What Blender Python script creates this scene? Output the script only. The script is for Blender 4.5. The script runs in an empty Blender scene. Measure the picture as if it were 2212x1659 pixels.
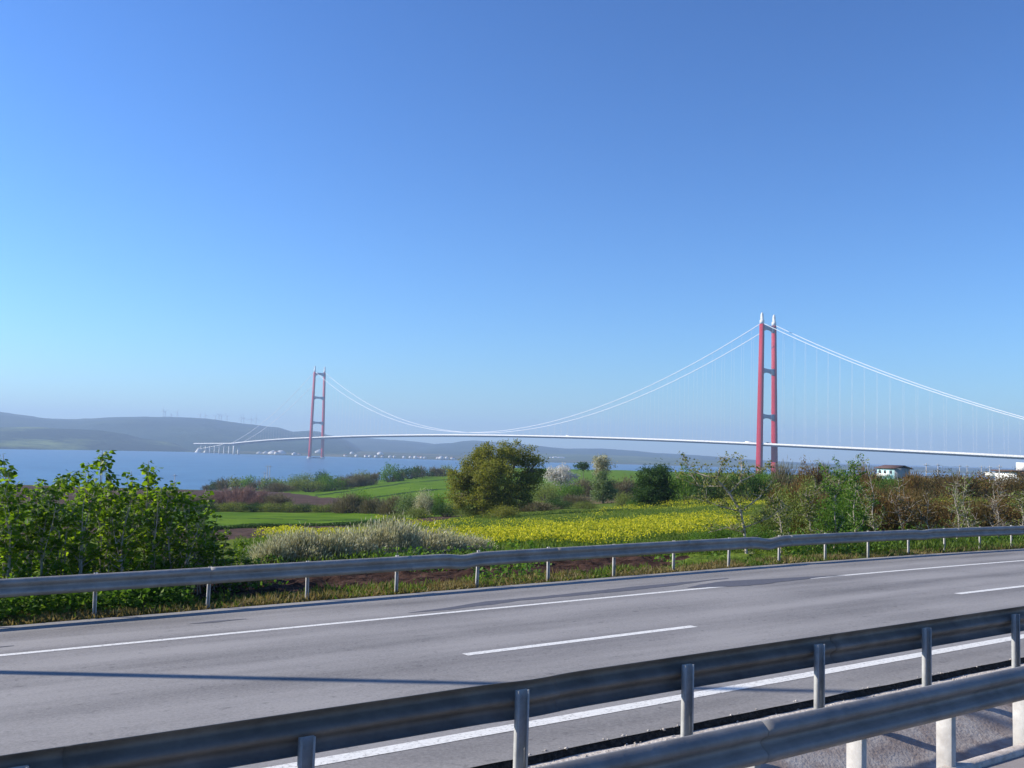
import bpy, math, random
import numpy as np
from mathutils import Vector, Matrix
R = math.radians
scene = bpy.context.scene
COL = scene.collection
rng = np.random.default_rng(7)
random.seed(7)

# ------------------------------------------------------------------ camera
FPX, CX, CY = 2000.0, 1106.0, 829.5          # focal length and centre, in 2212 x 1659 pixels
ROLL = R(1.6)
PITCH = math.atan((974.0 - CY) * math.cos(ROLL) / FPX)
fw = np.array([0, math.cos(PITCH), math.sin(PITCH)])
r0 = np.array([1.0, 0, 0]); u0 = np.array([0, -math.sin(PITCH), math.cos(PITCH)])
cr = math.cos(ROLL) * r0 + math.sin(ROLL) * u0
cu = -math.sin(ROLL) * r0 + math.cos(ROLL) * u0
cam_d = bpy.data.cameras.new("camera"); cam = bpy.data.objects.new("camera", cam_d)
COL.objects.link(cam); scene.camera = cam
cam_d.sensor_width = 36; cam_d.lens = FPX / 2212 * 36
cam_d.clip_start = 0.1; cam_d.clip_end = 60000
M = Matrix.Identity(4)
for i in range(3):
    M[i][0] = cr[i]; M[i][1] = cu[i]; M[i][2] = -fw[i]
cam.matrix_world = M

# ------------------------------------------------------------------ light
SUN_EL = R(29)
SUN_AZ = math.atan2(-0.993, 0.12)            # clockwise from +Y
sdir = Vector((math.sin(SUN_AZ) * math.cos(SUN_EL), math.cos(SUN_AZ) * math.cos(SUN_EL), math.sin(SUN_EL)))
world = bpy.data.worlds.new("World"); scene.world = world; world.use_nodes = True
nt = world.node_tree; bg = nt.nodes["Background"]
sky = nt.nodes.new("ShaderNodeTexSky"); sky.sky_type = 'NISHITA'; sky.sun_disc = False
sky.sun_elevation = SUN_EL; sky.sun_rotation = SUN_AZ
sky.altitude = 0; sky.air_density = 1.15; sky.dust_density = 0.2; sky.ozone_density = 3.2
tint = nt.nodes.new("ShaderNodeMix"); tint.data_type = 'RGBA'; tint.blend_type = 'MULTIPLY'; tint.inputs[0].default_value = 1.0
tint.inputs[7].default_value = (0.310, 0.450, 0.62, 1)
gam = nt.nodes.new("ShaderNodeGamma"); gam.inputs[1].default_value = 1.37
nt.links.new(sky.outputs[0], gam.inputs[0]); nt.links.new(gam.outputs[0], tint.inputs[6]); nt.links.new(tint.outputs[2], bg.inputs[0]); bg.inputs[1].default_value = 0.108
sl = bpy.data.lights.new("sun", 'SUN'); sl.energy = 5.0; sl.angle = R(0.53); sl.color = (1.0, 0.93, 0.82)
so = bpy.data.objects.new("sun", sl); COL.objects.link(so)
so.rotation_euler = sdir.to_track_quat('Z', 'Y').to_euler()
scene.view_settings.view_transform = 'Standard'; scene.view_settings.look = 'None'
scene.view_settings.exposure = 0.6; scene.view_settings.gamma = 1.0
scene.render.engine = 'CYCLES'
scene.cycles.max_bounces = 6; scene.cycles.volume_bounces = 0
scene.cycles.transparent_max_bounces = 8

# ------------------------------------------------------------------ helpers
def ray(x, y): return fw + (x - CX) / FPX * cr - (y - CY) / FPX * cu
def at(x, y, Y):
    v = ray(x, y); return v * (Y / v[1])
def proj(p):
    d = p @ fw; return CX + FPX * (p @ cr) / d, CY - FPX * (p @ cu) / d

def tag(o, label=None, cat=None, group=None, kind=None):
    if label: o["label"] = label
    if cat: o["category"] = cat
    if group: o["group"] = group
    if kind: o["kind"] = kind
    return o
def empty(name, loc=(0, 0, 0), rz=0):
    o = bpy.data.objects.new(name, None); COL.objects.link(o)
    o.location = loc; o.rotation_euler = (0, 0, rz); o.empty_display_size = 0.2
    return o

class MB:
    """mesh builder: numpy vertex blocks and faces with a material slot each"""
    def __init__(s): s.V = []; s.F = []; s.n = 0
    def add(s, v, faces, m=0):
        v = np.asarray(v, float).reshape(-1, 3); b = s.n
        s.V.append(v); s.n += len(v)
        if isinstance(faces, np.ndarray): s.F.append((faces + b, m))
        else:
            by = {}
            for f in faces: by.setdefault(len(f), []).append(f)
            for k, fs in by.items(): s.F.append((np.array(fs, int) + b, m))
        return s
    def box(s, c, size, rz=0, m=0, taper=1.0):
        x, y, z = [q / 2 for q in size]
        v = np.array([[sx * x * (taper if sz > 0 else 1), sy * y * (taper if sz > 0 else 1), sz * z] for sz in (-1, 1) for sx, sy in ((-1, -1), (1, -1), (1, 1), (-1, 1))])
        a = np.array([[math.cos(rz), -math.sin(rz), 0], [math.sin(rz), math.cos(rz), 0], [0, 0, 1]])
        v = v @ a.T + np.array(c)
        return s.add(v, [(0, 3, 2, 1), (4, 5, 6, 7), (0, 1, 5, 4), (1, 2, 6, 5), (2, 3, 7, 6), (3, 0, 4, 7)], m)
    def tube(s, pts, rad, sides=6, m=0, cap=True):
        pts = np.asarray(pts, float); n = len(pts)
        rad = np.broadcast_to(np.asarray(rad, float), (n,))
        t = np.gradient(pts, axis=0); t /= np.linalg.norm(t, axis=1)[:, None] + 1e-9
        a = np.where(np.abs(t[:, 2:3]) > 0.9, np.array([[1.0, 0, 0]]), np.array([[0, 0, 1.0]]))
        u = np.cross(t, a); u /= np.linalg.norm(u, axis=1)[:, None]; w = np.cross(t, u)
        an = np.linspace(0, 2 * np.pi, sides, endpoint=False)
        v = pts[:, None] + rad[:, None, None] * (np.cos(an)[None, :, None] * u[:, None] + np.sin(an)[None, :, None] * w[:, None])
        i = np.arange(n - 1)[:, None] * sides; j = np.arange(sides)[None]; k = (j + 1) % sides
        f = np.stack([i + j, i + k, i + sides + k, i + sides + j], -1).reshape(-1, 4)
        s.add(v, f, m)
        if cap:
            b = s.n - n * sides
            s.F.append((np.array([list(range(b, b + sides))]), m)); s.F.append((np.array([list(range(s.n - sides, s.n))]), m))
        return s
    def sweep(s, ring, m=0, close=True, cap=True):
        """ring: (stations, k, 3) closed profile along stations"""
        ring = np.asarray(ring, float); n, k = ring.shape[:2]
        i = np.arange(n - 1)[:, None] * k; j = np.arange(k if close else k - 1)[None]; q = (j + 1) % k
        f = np.stack([i + j, i + k + j, i + k + q, i + q], -1).reshape(-1, 4)
        s.add(ring, f, m)
        if cap and close:
            b = s.n - n * k
            s.F.append((np.array([list(range(b, b + k))]), m)); s.F.append((np.array([list(range(s.n - k, s.n))[::-1]]), m))
        return s
    def mesh(s, name, mats, smooth=False):
        V = np.concatenate(s.V); me = bpy.data.meshes.new(name)
        nl = sum(f.size for f, _ in s.F); nf = sum(len(f) for f, _ in s.F)
        me.vertices.add(len(V)); me.loops.add(nl); me.polygons.add(nf)
        me.vertices.foreach_set("co", V.ravel())
        me.loops.foreach_set("vertex_index", np.concatenate([f.ravel() for f, _ in s.F]).astype(np.int32))
        tot = np.concatenate([np.full(len(f), f.shape[1]) for f, _ in s.F])
        me.polygons.foreach_set("loop_start", (np.cumsum(tot) - tot).astype(np.int32))
        me.polygons.foreach_set("loop_total", tot.astype(np.int32))
        me.polygons.foreach_set("material_index", np.concatenate([np.full(len(f), m) for f, m in s.F]).astype(np.int32))
        if smooth: me.polygons.foreach_set("use_smooth", np.ones(nf, bool))
        for mt in (mats if isinstance(mats, (list, tuple)) else [mats]): me.materials.append(mt)
        me.update(calc_edges=True); me.validate()
        return me
    def build(s, name, mats, parent=None, smooth=False):
        o = bpy.data.objects.new(name, s.mesh(name, mats, smooth)); COL.objects.link(o)
        if parent: o.parent = parent
        return o

def link_mesh(name, me, parent=None):
    o = bpy.data.objects.new(name, me); COL.objects.link(o)
    if parent: o.parent = parent
    return o
def copy_thing(root):
    r = root.copy(); COL.objects.link(r)
    for ch in list(root.children):
        c = ch.copy(); COL.objects.link(c); c.parent = r
        for g in list(ch.children):
            d = g.copy(); COL.objects.link(d); d.parent = c
    return r

# ------------------------------------------------------------------ materials
def mat(name, col, rough=0.8, metal=0.0, noise=None, bump=0.0, bscale=20.0, spec=0.4, coords='Object'):
    """noise = (scale, [(pos, colour), ...], detail)"""
    m = bpy.data.materials.new(name); m.use_nodes = True; t = m.node_tree
    b = t.nodes["Principled BSDF"]; b.inputs["Roughness"].default_value = rough; b.inputs["Metallic"].default_value = metal
    b.inputs["Specular IOR Level"].default_value = spec
    b.inputs["Base Color"].default_value = (*col, 1)
    tc = t.nodes.new("ShaderNodeTexCoord")
    if noise:
        sc, stops, det = noise
        n = t.nodes.new("ShaderNodeTexNoise"); n.inputs["Scale"].default_value = sc; n.inputs["Detail"].default_value = det
        n.inputs["Roughness"].default_value = 0.65
        r = t.nodes.new("ShaderNodeValToRGB"); el = r.color_ramp.elements
        while len(el) < len(stops): el.new(0.5)
        for e, (p, c) in zip(el, stops): e.position = p; e.color = (*c, 1)
        t.links.new(tc.outputs[coords], n.inputs["Vector"]); t.links.new(n.outputs["Fac"], r.inputs["Fac"]); t.links.new(r.outputs["Color"], b.inputs["Base Color"])
    if bump:
        n2 = t.nodes.new("ShaderNodeTexNoise"); n2.inputs["Scale"].default_value = bscale; n2.inputs["Detail"].default_value = 5
        bp = t.nodes.new("ShaderNodeBump"); bp.inputs["Strength"].default_value = bump; bp.inputs["Distance"].default_value = 0.5 / bscale
        t.links.new(tc.outputs[coords], n2.inputs["Vector"]); t.links.new(n2.outputs["Fac"], bp.inputs["Height"]); t.links.new(bp.outputs["Normal"], b.inputs["Normal"])
    return m

def leafmat(name, cols, transl=0.4, tcol=None, rough=0.6):
    """leaves: a colour per leaf, light passes through"""
    m = bpy.data.materials.new(name); m.use_nodes = True; t = m.node_tree; b = t.nodes["Principled BSDF"]
    g = t.nodes.new("ShaderNodeNewGeometry"); r = t.nodes.new("ShaderNodeValToRGB"); el = r.color_ramp.elements
    while len(el) < len(cols): el.new(0.5)
    for i, (e, c) in enumerate(zip(el, cols)): e.position = i / max(1, len(cols) - 1); e.color = (*c, 1)
    t.links.new(g.outputs["Random Per Island"], r.inputs["Fac"]); t.links.new(r.outputs["Color"], b.inputs["Base Color"])
    b.inputs["Roughness"].default_value = rough; b.inputs["Specular IOR Level"].default_value = 0.12
    tr = t.nodes.new("ShaderNodeBsdfTranslucent"); mx = t.nodes.new("ShaderNodeMixShader"); mx.inputs[0].default_value = transl
    hs = t.nodes.new("ShaderNodeMix"); hs.data_type = 'RGBA'; hs.blend_type = 'MULTIPLY'; hs.inputs[0].default_value = 1.0
    hs.inputs[7].default_value = (*(tcol or (1.6, 1.7, 0.7)), 1)
    t.links.new(r.outputs["Color"], hs.inputs[6]); t.links.new(hs.outputs[2], tr.inputs["Color"])
    o = t.nodes["Material Output"]
    t.links.new(b.outputs[0], mx.inputs[1]); t.links.new(tr.outputs[0], mx.inputs[2]); t.links.new(mx.outputs[0], o.inputs["Surface"])
    return m

RA = math.radians(57.607)                     # road heading, clockwise from +Y
def asphalt_mat(name, dark, light, seed):
    """worn asphalt: aggregate speckle, blotches and streaks drawn out along the road, darker wheel tracks"""
    m = bpy.data.materials.new(name); m.use_nodes = True; t = m.node_tree; b = t.nodes["Principled BSDF"]
    b.inputs["Roughness"].default_value = 0.85; b.inputs["Specular IOR Level"].default_value = 0.35
    tc = t.nodes.new("ShaderNodeTexCoord")
    mp = t.nodes.new("ShaderNodeMapping"); mp.inputs["Rotation"].default_value = (0, 0, -(math.pi / 2 - RA)); mp.vector_type = 'POINT'
    t.links.new(tc.outputs["Object"], mp.inputs["Vector"])   # now x runs along the road, y across it
    st = t.nodes.new("ShaderNodeMapping"); st.inputs["Scale"].default_value = (0.25, 2.2, 1); st.inputs["Location"].default_value = (seed, 0, 0)
    t.links.new(mp.outputs[0], st.inputs["Vector"])
    n1 = t.nodes.new("ShaderNodeTexNoise"); n1.inputs["Scale"].default_value = 0.9; n1.inputs["Detail"].default_value = 6; t.links.new(st.outputs[0], n1.inputs["Vector"])
    n2 = t.nodes.new("ShaderNodeTexNoise"); n2.inputs["Scale"].default_value = 28; n2.inputs["Detail"].default_value = 4; n2.inputs["Roughness"].default_value = 0.8
    t.links.new(tc.outputs["Object"], n2.inputs["Vector"])
    n3 = t.nodes.new("ShaderNodeTexNoise"); n3.inputs["Scale"].default_value = 0.35; n3.inputs["Detail"].default_value = 3; t.links.new(tc.outputs["Object"], n3.inputs["Vector"])
    w = t.nodes.new("ShaderNodeTexWave"); w.wave_type = 'BANDS'; w.bands_direction = 'Y'; w.inputs["Scale"].default_value = 0.17; w.inputs["Distortion"].default_value = 0.6; w.inputs["Detail"].default_value = 1
    t.links.new(mp.outputs[0], w.inputs["Vector"])
    def mth(op, a, bb):
        k = t.nodes.new("ShaderNodeMath"); k.operation = op
        for i, q in enumerate((a, bb)):
            if isinstance(q, (int, float)): k.inputs[i].default_value = q
            else: t.links.new(q, k.inputs[i])
        return k.outputs[0]
    f = mth('ADD', mth('MULTIPLY', n1.outputs[0], 0.5), mth('MULTIPLY', n2.outputs[0], 0.7))
    f = mth('ADD', f, mth('MULTIPLY', n3.outputs[0], 0.3)); f = mth('SUBTRACT', f, 0.06); f = mth('ADD', f, mth('MULTIPLY', w.outputs[1], 0.16))
    n4 = t.nodes.new("ShaderNodeTexNoise"); n4.inputs["Scale"].default_value = 7.5; n4.inputs["Detail"].default_value = 3; n4.inputs["Roughness"].default_value = 0.6; t.links.new(tc.outputs["Object"], n4.inputs["Vector"])
    g4 = t.nodes.new("ShaderNodeMapRange"); g4.inputs[1].default_value = 0.60; g4.inputs[2].default_value = 0.72; g4.inputs[3].default_value = 0.0; g4.inputs[4].default_value = 0.16; t.links.new(n4.outputs[0], g4.inputs[0])
    f = mth('SUBTRACT', f, g4.outputs[0])
    r = t.nodes.new("ShaderNodeValToRGB"); r.color_ramp.elements[0].position = 0.45; r.color_ramp.elements[1].position = 0.9
    r.color_ramp.elements[0].color = (*dark, 1); r.color_ramp.elements[1].color = (*light, 1)
    t.links.new(f, r.inputs[0]); t.links.new(r.outputs[0], b.inputs["Base Color"])
    bp = t.nodes.new("ShaderNodeBump"); bp.inputs["Strength"].default_value = 0.35; bp.inputs["Distance"].default_value = 0.006
    t.links.new(n2.outputs[0], bp.inputs["Height"]); t.links.new(bp.outputs[0], b.inputs["Normal"])
    return m

M_ASPH = asphalt_mat("asphalt_main", (0.10, 0.095, 0.094), (0.285, 0.270, 0.258), 0)
M_ASPH2 = asphalt_mat("asphalt_near", (0.16, 0.14, 0.135), (0.27, 0.24, 0.23), 4)
M_TAR = mat("tar_seal", (0.07, 0.07, 0.085), 0.7, noise=(14, [(0.3, (0.075, 0.075, 0.09)), (0.7, (0.12, 0.118, 0.13))], 5), bump=0.3, bscale=60)
M_BITSHADE = mat("bitumen_edge_shade", (0.012, 0.011, 0.010), 0.9, noise=(18, [(0.45, (0.006, 0.006, 0.006)), (0.75, (0.05, 0.045, 0.04))], 6), bump=1.0, bscale=30)  # bitumen, near black so the colour also holds the cut face's shade
M_LINE = mat("road_paint", (0.75, 0.74, 0.70), 0.7, noise=(26, [(0.33, (0.30, 0.29, 0.275)), (0.44, (0.66, 0.645, 0.60)), (0.7, (0.80, 0.785, 0.74))], 6), bump=0.2, bscale=80)
M_GRAVEL = mat("gravel_strip", (0.4, 0.36, 0.32), 0.95, noise=(28, [(0.3, (0.22, 0.19, 0.17)), (0.5, (0.50, 0.45, 0.40)), (0.75, (0.70, 0.65, 0.59))], 8), bump=1.0, bscale=38)
M_CONC = mat("worn_concrete", (0.33, 0.29, 0.26), 0.9, noise=(2.6, [(0.3, (0.17, 0.13, 0.11)), (0.47, (0.30, 0.25, 0.22)), (0.62, (0.40, 0.37, 0.34)), (0.8, (0.47, 0.44, 0.41))], 12), bump=0.6, bscale=30)
M_LIP = mat("concrete_lip", (0.5, 0.44, 0.39), 0.9, noise=(9, [(0.3, (0.33, 0.28, 0.24)), (0.7, (0.60, 0.54, 0.49))], 8), bump=0.5, bscale=40)
M_STEEL = mat("galvanised_steel", (0.42, 0.44, 0.47), 0.6, 0.05, spec=0.3, noise=(2.5, [(0.3, (0.20, 0.19, 0.175)), (0.55, (0.30, 0.285, 0.265)), (0.8, (0.40, 0.385, 0.36))], 12), bump=0.12, bscale=9)
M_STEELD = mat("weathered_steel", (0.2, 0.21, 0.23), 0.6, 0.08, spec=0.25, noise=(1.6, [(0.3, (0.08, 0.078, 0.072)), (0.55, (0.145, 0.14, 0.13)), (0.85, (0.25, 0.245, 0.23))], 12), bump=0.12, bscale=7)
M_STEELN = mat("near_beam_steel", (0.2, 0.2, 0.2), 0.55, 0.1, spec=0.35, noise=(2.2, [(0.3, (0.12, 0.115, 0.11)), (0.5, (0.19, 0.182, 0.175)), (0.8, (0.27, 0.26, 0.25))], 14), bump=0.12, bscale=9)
M_POST = mat("dusty_zinc_post", (0.6, 0.59, 0.56), 0.75, 0.0, spec=0.2, noise=(6, [(0.3, (0.34, 0.32, 0.30)), (0.6, (0.48, 0.465, 0.44)), (0.85, (0.58, 0.565, 0.54))], 8), bump=0.15, bscale=30)
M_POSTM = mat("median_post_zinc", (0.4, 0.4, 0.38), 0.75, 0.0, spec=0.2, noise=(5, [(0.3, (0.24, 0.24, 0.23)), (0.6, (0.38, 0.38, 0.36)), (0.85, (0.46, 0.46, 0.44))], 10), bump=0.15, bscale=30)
M_BOLT = mat("bolt_bright", (0.85, 0.84, 0.80), 0.6, 0.0)  # whitened to stand in for light leaking through at the bolts
M_RUST = mat("rust", (0.12, 0.05, 0.03), 0.9)
M_BARK = mat("bark", (0.16, 0.12, 0.09), 0.9, noise=(9, [(0.3, (0.09, 0.07, 0.05)), (0.7, (0.22, 0.17, 0.13))], 5), bump=0.6, bscale=20)
M_BARKP = mat("pale_bark", (0.40, 0.34, 0.28), 0.85, noise=(9, [(0.3, (0.22, 0.18, 0.14)), (0.7, (0.50, 0.44, 0.37))], 5), bump=0.3, bscale=30)
M_BARKR = mat("reddish_bark", (0.22, 0.12, 0.09), 0.9)

# ------------------------------------------------------------------ road frame
TD = np.array([math.sin(RA), math.cos(RA)]); ND = np.array([-math.cos(RA), math.sin(RA)])
def plane_z(X, Y): return -2.505 + 0.0317 * X - 0.0240 * Y
def crest(s):
    s = np.asarray(s, float); a = np.clip(s - 14, 0, 34); return 0.00045 * a ** 2 + 0.0306 * np.clip(s - 48, 0, None)
def road(s, d, h=0.0):
    s = np.asarray(s, float); d = np.asarray(d, float); h = np.asarray(h, float)
    s, d, h = np.broadcast_arrays(s, d, h)
    X = TD[0] * s + ND[0] * d; Y = TD[1] * s + ND[1] * d
    return np.stack([X, Y, plane_z(X, Y) - crest(s) + h], -1)

# ------------------------------------------------------------------ terrain height
def vnoise(X, Y, sc, seed=0):
    x = np.asarray(X) / sc + seed * 17.3; y = np.asarray(Y) / sc - seed * 9.1
    xi = np.floor(x); yi = np.floor(y); fx = x - xi; fy = y - yi
    fx = fx * fx * (3 - 2 * fx); fy = fy * fy * (3 - 2 * fy)
    def h(a, b): q = np.sin(a * 127.1 + b * 311.7 + seed * 3.3) * 43758.5453; return q - np.floor(q)
    return (h(xi, yi) * (1 - fx) + h(xi + 1, yi) * fx) * (1 - fy) + (h(xi, yi + 1) * (1 - fx) + h(xi + 1, yi + 1) * fx) * fy
def fbm(X, Y, sc, seed=0, o=4):
    a = 0; w = 0.5
    for i in range(o): a = a + w * vnoise(X, Y, sc / 2 ** i, seed + i); w *= 0.5
    return a
TX = np.array([-400, 0, 480, 700, 900, 1106, 1330, 1600, 1900, 2212, 3000.])
TY = np.array([22, 30, 50, 70, 100, 140, 200, 350, 500, 700, 950, 1250, 1700.])
c0 = [-3.4, -3.9, -5.1, -6.4, -8.2, -10.4, -12.6, -18, -25.5, -50, -60, -60, -60]
TZ = np.array([c0, c0, c0,
    [-3.4, -3.9, -5.1, -6.3, -8.3, -10, -12.2, -17.4, -21, -47, -60, -60, -60],
    [-3.3, -3.8, -4.9, -6.0, -7.8, -9.6, -11.4, -13.5, -15.5, -21, -48, -60, -60],
    [-3.2, -3.7, -4.7, -5.8, -7.2, -8.6, -10, -12, -13, -14, -17, -48, -60],
    [-3.1, -3.6, -4.5, -5.3, -6.2, -7.4, -9, -10.5, -11.5, -12.3, -17, -40, -60],
    [-3.0, -3.3, -4.1, -4.5, -5.0, -5.6, -6.5, -8, -10, -12, -18, -40, -60],
    [-2.9, -3.1, -3.9, -4.1, -4.3, -4.7, -5.5, -7, -8.5, -12, -18, -40, -60],
    [-2.8, -2.95, -3.3, -3.5, -3.9, -4.3, -5, -7, -8.5, -12, -18, -40, -60],
    [-2.6, -2.75, -3.1, -3.5, -3.9, -4.3, -5, -7, -8.5, -12, -18, -40, -60]])
def uxy(X, Y):
    X = np.asarray(X, float); Y = np.asarray(Y, float)
    u = np.clip(np.where(Y > 1, X / np.maximum(Y, 1), np.where(X < 0, -9, 9)), -0.75, 0.95)
    d = X * ND[0] + Y * ND[1]
    return u, d, np.maximum(d / (0.844 - 0.536 * u), 1.0)
def zt(X, Y):
    X = np.asarray(X, float); Y = np.asarray(Y, float)
    u, d, Ye = uxy(X, Y); s = X * TD[0] + Y * TD[1]
    xc = CX + FPX * u; ly = np.log(np.clip(Ye, 22, 1700))
    i = np.clip(np.searchsorted(TX, xc) - 1, 0, len(TX) - 2); fx = np.clip((xc - TX[i]) / (TX[i + 1] - TX[i]), 0, 1)
    LY = np.log(TY); j = np.clip(np.searchsorted(LY, ly) - 1, 0, len(TY) - 2); fy = np.clip((ly - LY[j]) / (LY[j + 1] - LY[j]), 0, 1)
    z = (TZ[i, j] * (1 - fx) + TZ[i + 1, j] * fx) * (1 - fy) + (TZ[i, j + 1] * (1 - fx) + TZ[i + 1, j + 1] * fx) * fy
    z = z + (fbm(X, Y, 14, 3) - 0.47) * np.clip((d - 24) / 40, 0, 1) * 0.7
    pz = plane_z(X, Y) - crest(s) - 0.06
    w = np.clip((d - 18.8) / 10.0, 0, 1); w = w * w * (3 - 2 * w)
    g = pz * (1 - w) + z * w
    rough = (fbm(X, Y, 0.55, 9, 3) - 0.45) * 0.34
    g = g + rough * np.clip((d - 18.2) / 1.0, 0, 1) * np.clip((60 - d) / 30, 0, 1)
    return np.where(d < 17.65, pz - 0.9, g)
def G(x, Y, y0=1080.0):
    """ground point seen in column x at distance Y"""
    y = y0
    for _ in range(4):
        p = at(x, y, Y); p[2] = float(zt(p[0], p[1])); y = proj(p)[1]
    return p

# ------------------------------------------------------------------ ground, split into its fields
def soil_cols(a, b, c): return [(0.3, a), (0.5, b), (0.72, c)]
M_SOIL = mat("ploughed_soil", (0.1, 0.06, 0.05), 1.0, noise=(2.2, soil_cols((0.016, 0.009, 0.007), (0.048, 0.027, 0.020), (0.10, 0.058, 0.043)), 10), bump=1.0, bscale=5, spec=0.03)
M_SOILF = mat("far_ploughed_soil", (0.13, 0.08, 0.065), 1.0, noise=(0.25, soil_cols((0.055, 0.036, 0.030), (0.085, 0.056, 0.046), (0.12, 0.082, 0.066)), 10), bump=0.8, bscale=1.5, spec=0.03)
M_CROP = mat("young_crop", (0.05, 0.14, 0.02), 0.9, noise=(0.12, [(0.3, (0.055, 0.115, 0.008)), (0.5, (0.095, 0.175, 0.012)), (0.7, (0.14, 0.22, 0.018))], 12), bump=1.0, bscale=3, spec=0.03)
M_MEADOW = mat("meadow", (0.06, 0.10, 0.02), 0.95, noise=(0.5, [(0.3, (0.05, 0.085, 0.012)), (0.5, (0.10, 0.145, 0.02)), (0.72, (0.18, 0.20, 0.035))], 12), bump=1.0, bscale=4, spec=0.03)
M_DRY = mat("dry_scrub", (0.14, 0.10, 0.06), 0.95, noise=(0.4, [(0.3, (0.06, 0.055, 0.022)), (0.5, (0.13, 0.10, 0.05)), (0.72, (0.20, 0.155, 0.09))], 12), bump=1.0, bscale=3, spec=0.03)
M_TRACK = mat("tractor_track", (0.02, 0.05, 0.012), 0.95, noise=(0.5, [(0.3, (0.016, 0.04, 0.010)), (0.7, (0.035, 0.075, 0.016))], 8), spec=0.03)
def build_ground():
    uu = np.unique(np.concatenate([np.linspace(-1.5, -0.62, 50), np.linspace(-0.62, 0.62, 900), np.linspace(0.62, 2.2, 60)]))
    az = np.arctan(uu)
    az = np.concatenate([np.linspace(-math.pi * 0.78, az[0], 30)[:-1], az, np.linspace(az[-1], math.pi * 0.5, 12)[1:]])
    # rings measured as perpendicular distance Y for the front, real radius elsewhere
    rr = np.concatenate([np.linspace(12, 34, 190), np.exp(np.linspace(math.log(34), math.log(1800), 380))[1:]])
    A, Rr = np.meshgrid(az, rr)
    k = 1 / np.maximum(np.cos(A), 0.45)
    X = np.sin(A) * Rr * k; Y = np.cos(A) * Rr * k
    Z = zt(X, Y)
    n, m = A.shape
    idx = np.arange(n * m).reshape(n, m)
    F = np.stack([idx[:-1, :-1], idx[:-1, 1:], idx[1:, 1:], idx[1:, :-1]], -1).reshape(-1, 4)
    V = np.stack([X, Y, Z], -1).reshape(-1, 3)
    C = V[F].mean(1); u, d, Ye = uxy(C[:, 0], C[:, 1]); xc = CX + FPX * u + 23 * (u + 0.21) * 0
    Yn = Ye * (1 + (fbm(C[:, 0], C[:, 1], 5, 5, 3) - 0.45) * 0.08)
    cls = np.zeros(len(F), int)      # 0 meadow
    ip = lambda xs, ys: np.interp(xc, xs, ys)
    cls[(xc < 960) & (Yn > ip([300, 480, 800, 950], [66, 67, 95, 115])) & (Yn < 141)] = 2
    cls[(xc < 1010) & (Yn > ip([300, 480, 800, 950, 1010], [47, 48, 70, 101, 113])) & (Yn < ip([300, 480, 800, 950, 1010], [66, 67, 93, 113, 116]))] = 3
    cls[(Yn > 155) & (xc < 830) & (Yn < ip([300, 430, 620, 830], [470, 450, 335, 185]))] = 3
    cls[(Yn > 160) & (Yn > ip([430, 620, 830], [470, 335, 185])) & (xc > 560) & (xc < 1060)] = 2
    cls[(xc >= 1060) & (Yn > 330)] = 2
    cls[(xc > 1230) & (xc < 1420) & (Yn > 138) & (Yn < 330)] = 4
    cls[(Yn > 540)] = np.where(xc[Yn > 540] < 800, 4, cls[Yn > 540])
    wob = (fbm(C[:, 0], C[:, 1], 1.2, 8, 3) - 0.45) * 3
    cls[(d > 19.0 + wob * 0.4) & (d < 26.5 + wob) & (xc > 300) & (xc < 1480 + wob * 60)] = 1
    # tractor tracks across the sloping green field
    for (xa, Ya, xb, Yb) in ((690, 300, 985, 430), (780, 230, 1000, 300), (870, 195, 1000, 222)):
        yl = np.exp(np.interp(xc, [xa, xb], np.log([Ya, Yb])))
        cls[(xc > xa) & (xc < xb) & (np.abs(Ye / yl - 1) < 0.020) & (cls == 2)] = 5
    for (xa, Ya, xb, Yb) in ((300, 100, 860, 112), (300, 82, 700, 92)):
        yl = np.exp(np.interp(xc, [xa, xb], np.log([Ya, Yb])))
        cls[(xc > xa) & (xc < xb) & (np.abs(Ye / yl - 1) < 0.008) & (cls == 2)] = 5
    for c, nm, mt in ((0, "meadow", M_MEADOW), (1, "ploughed_strip", M_SOIL), (2, "crop_field", M_CROP), (3, "ploughed_field", M_SOILF), (4, "scrubland", M_DRY), (5, "tractor_tracks", M_TRACK)):
        f = F[cls == c]; ids, inv = np.unique(f, return_inverse=True)
        mb = MB(); mb.add(V[ids], inv.reshape(-1, 4)); tag(mb.build(nm, mt, smooth=True), kind="structure")
build_ground()

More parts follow.
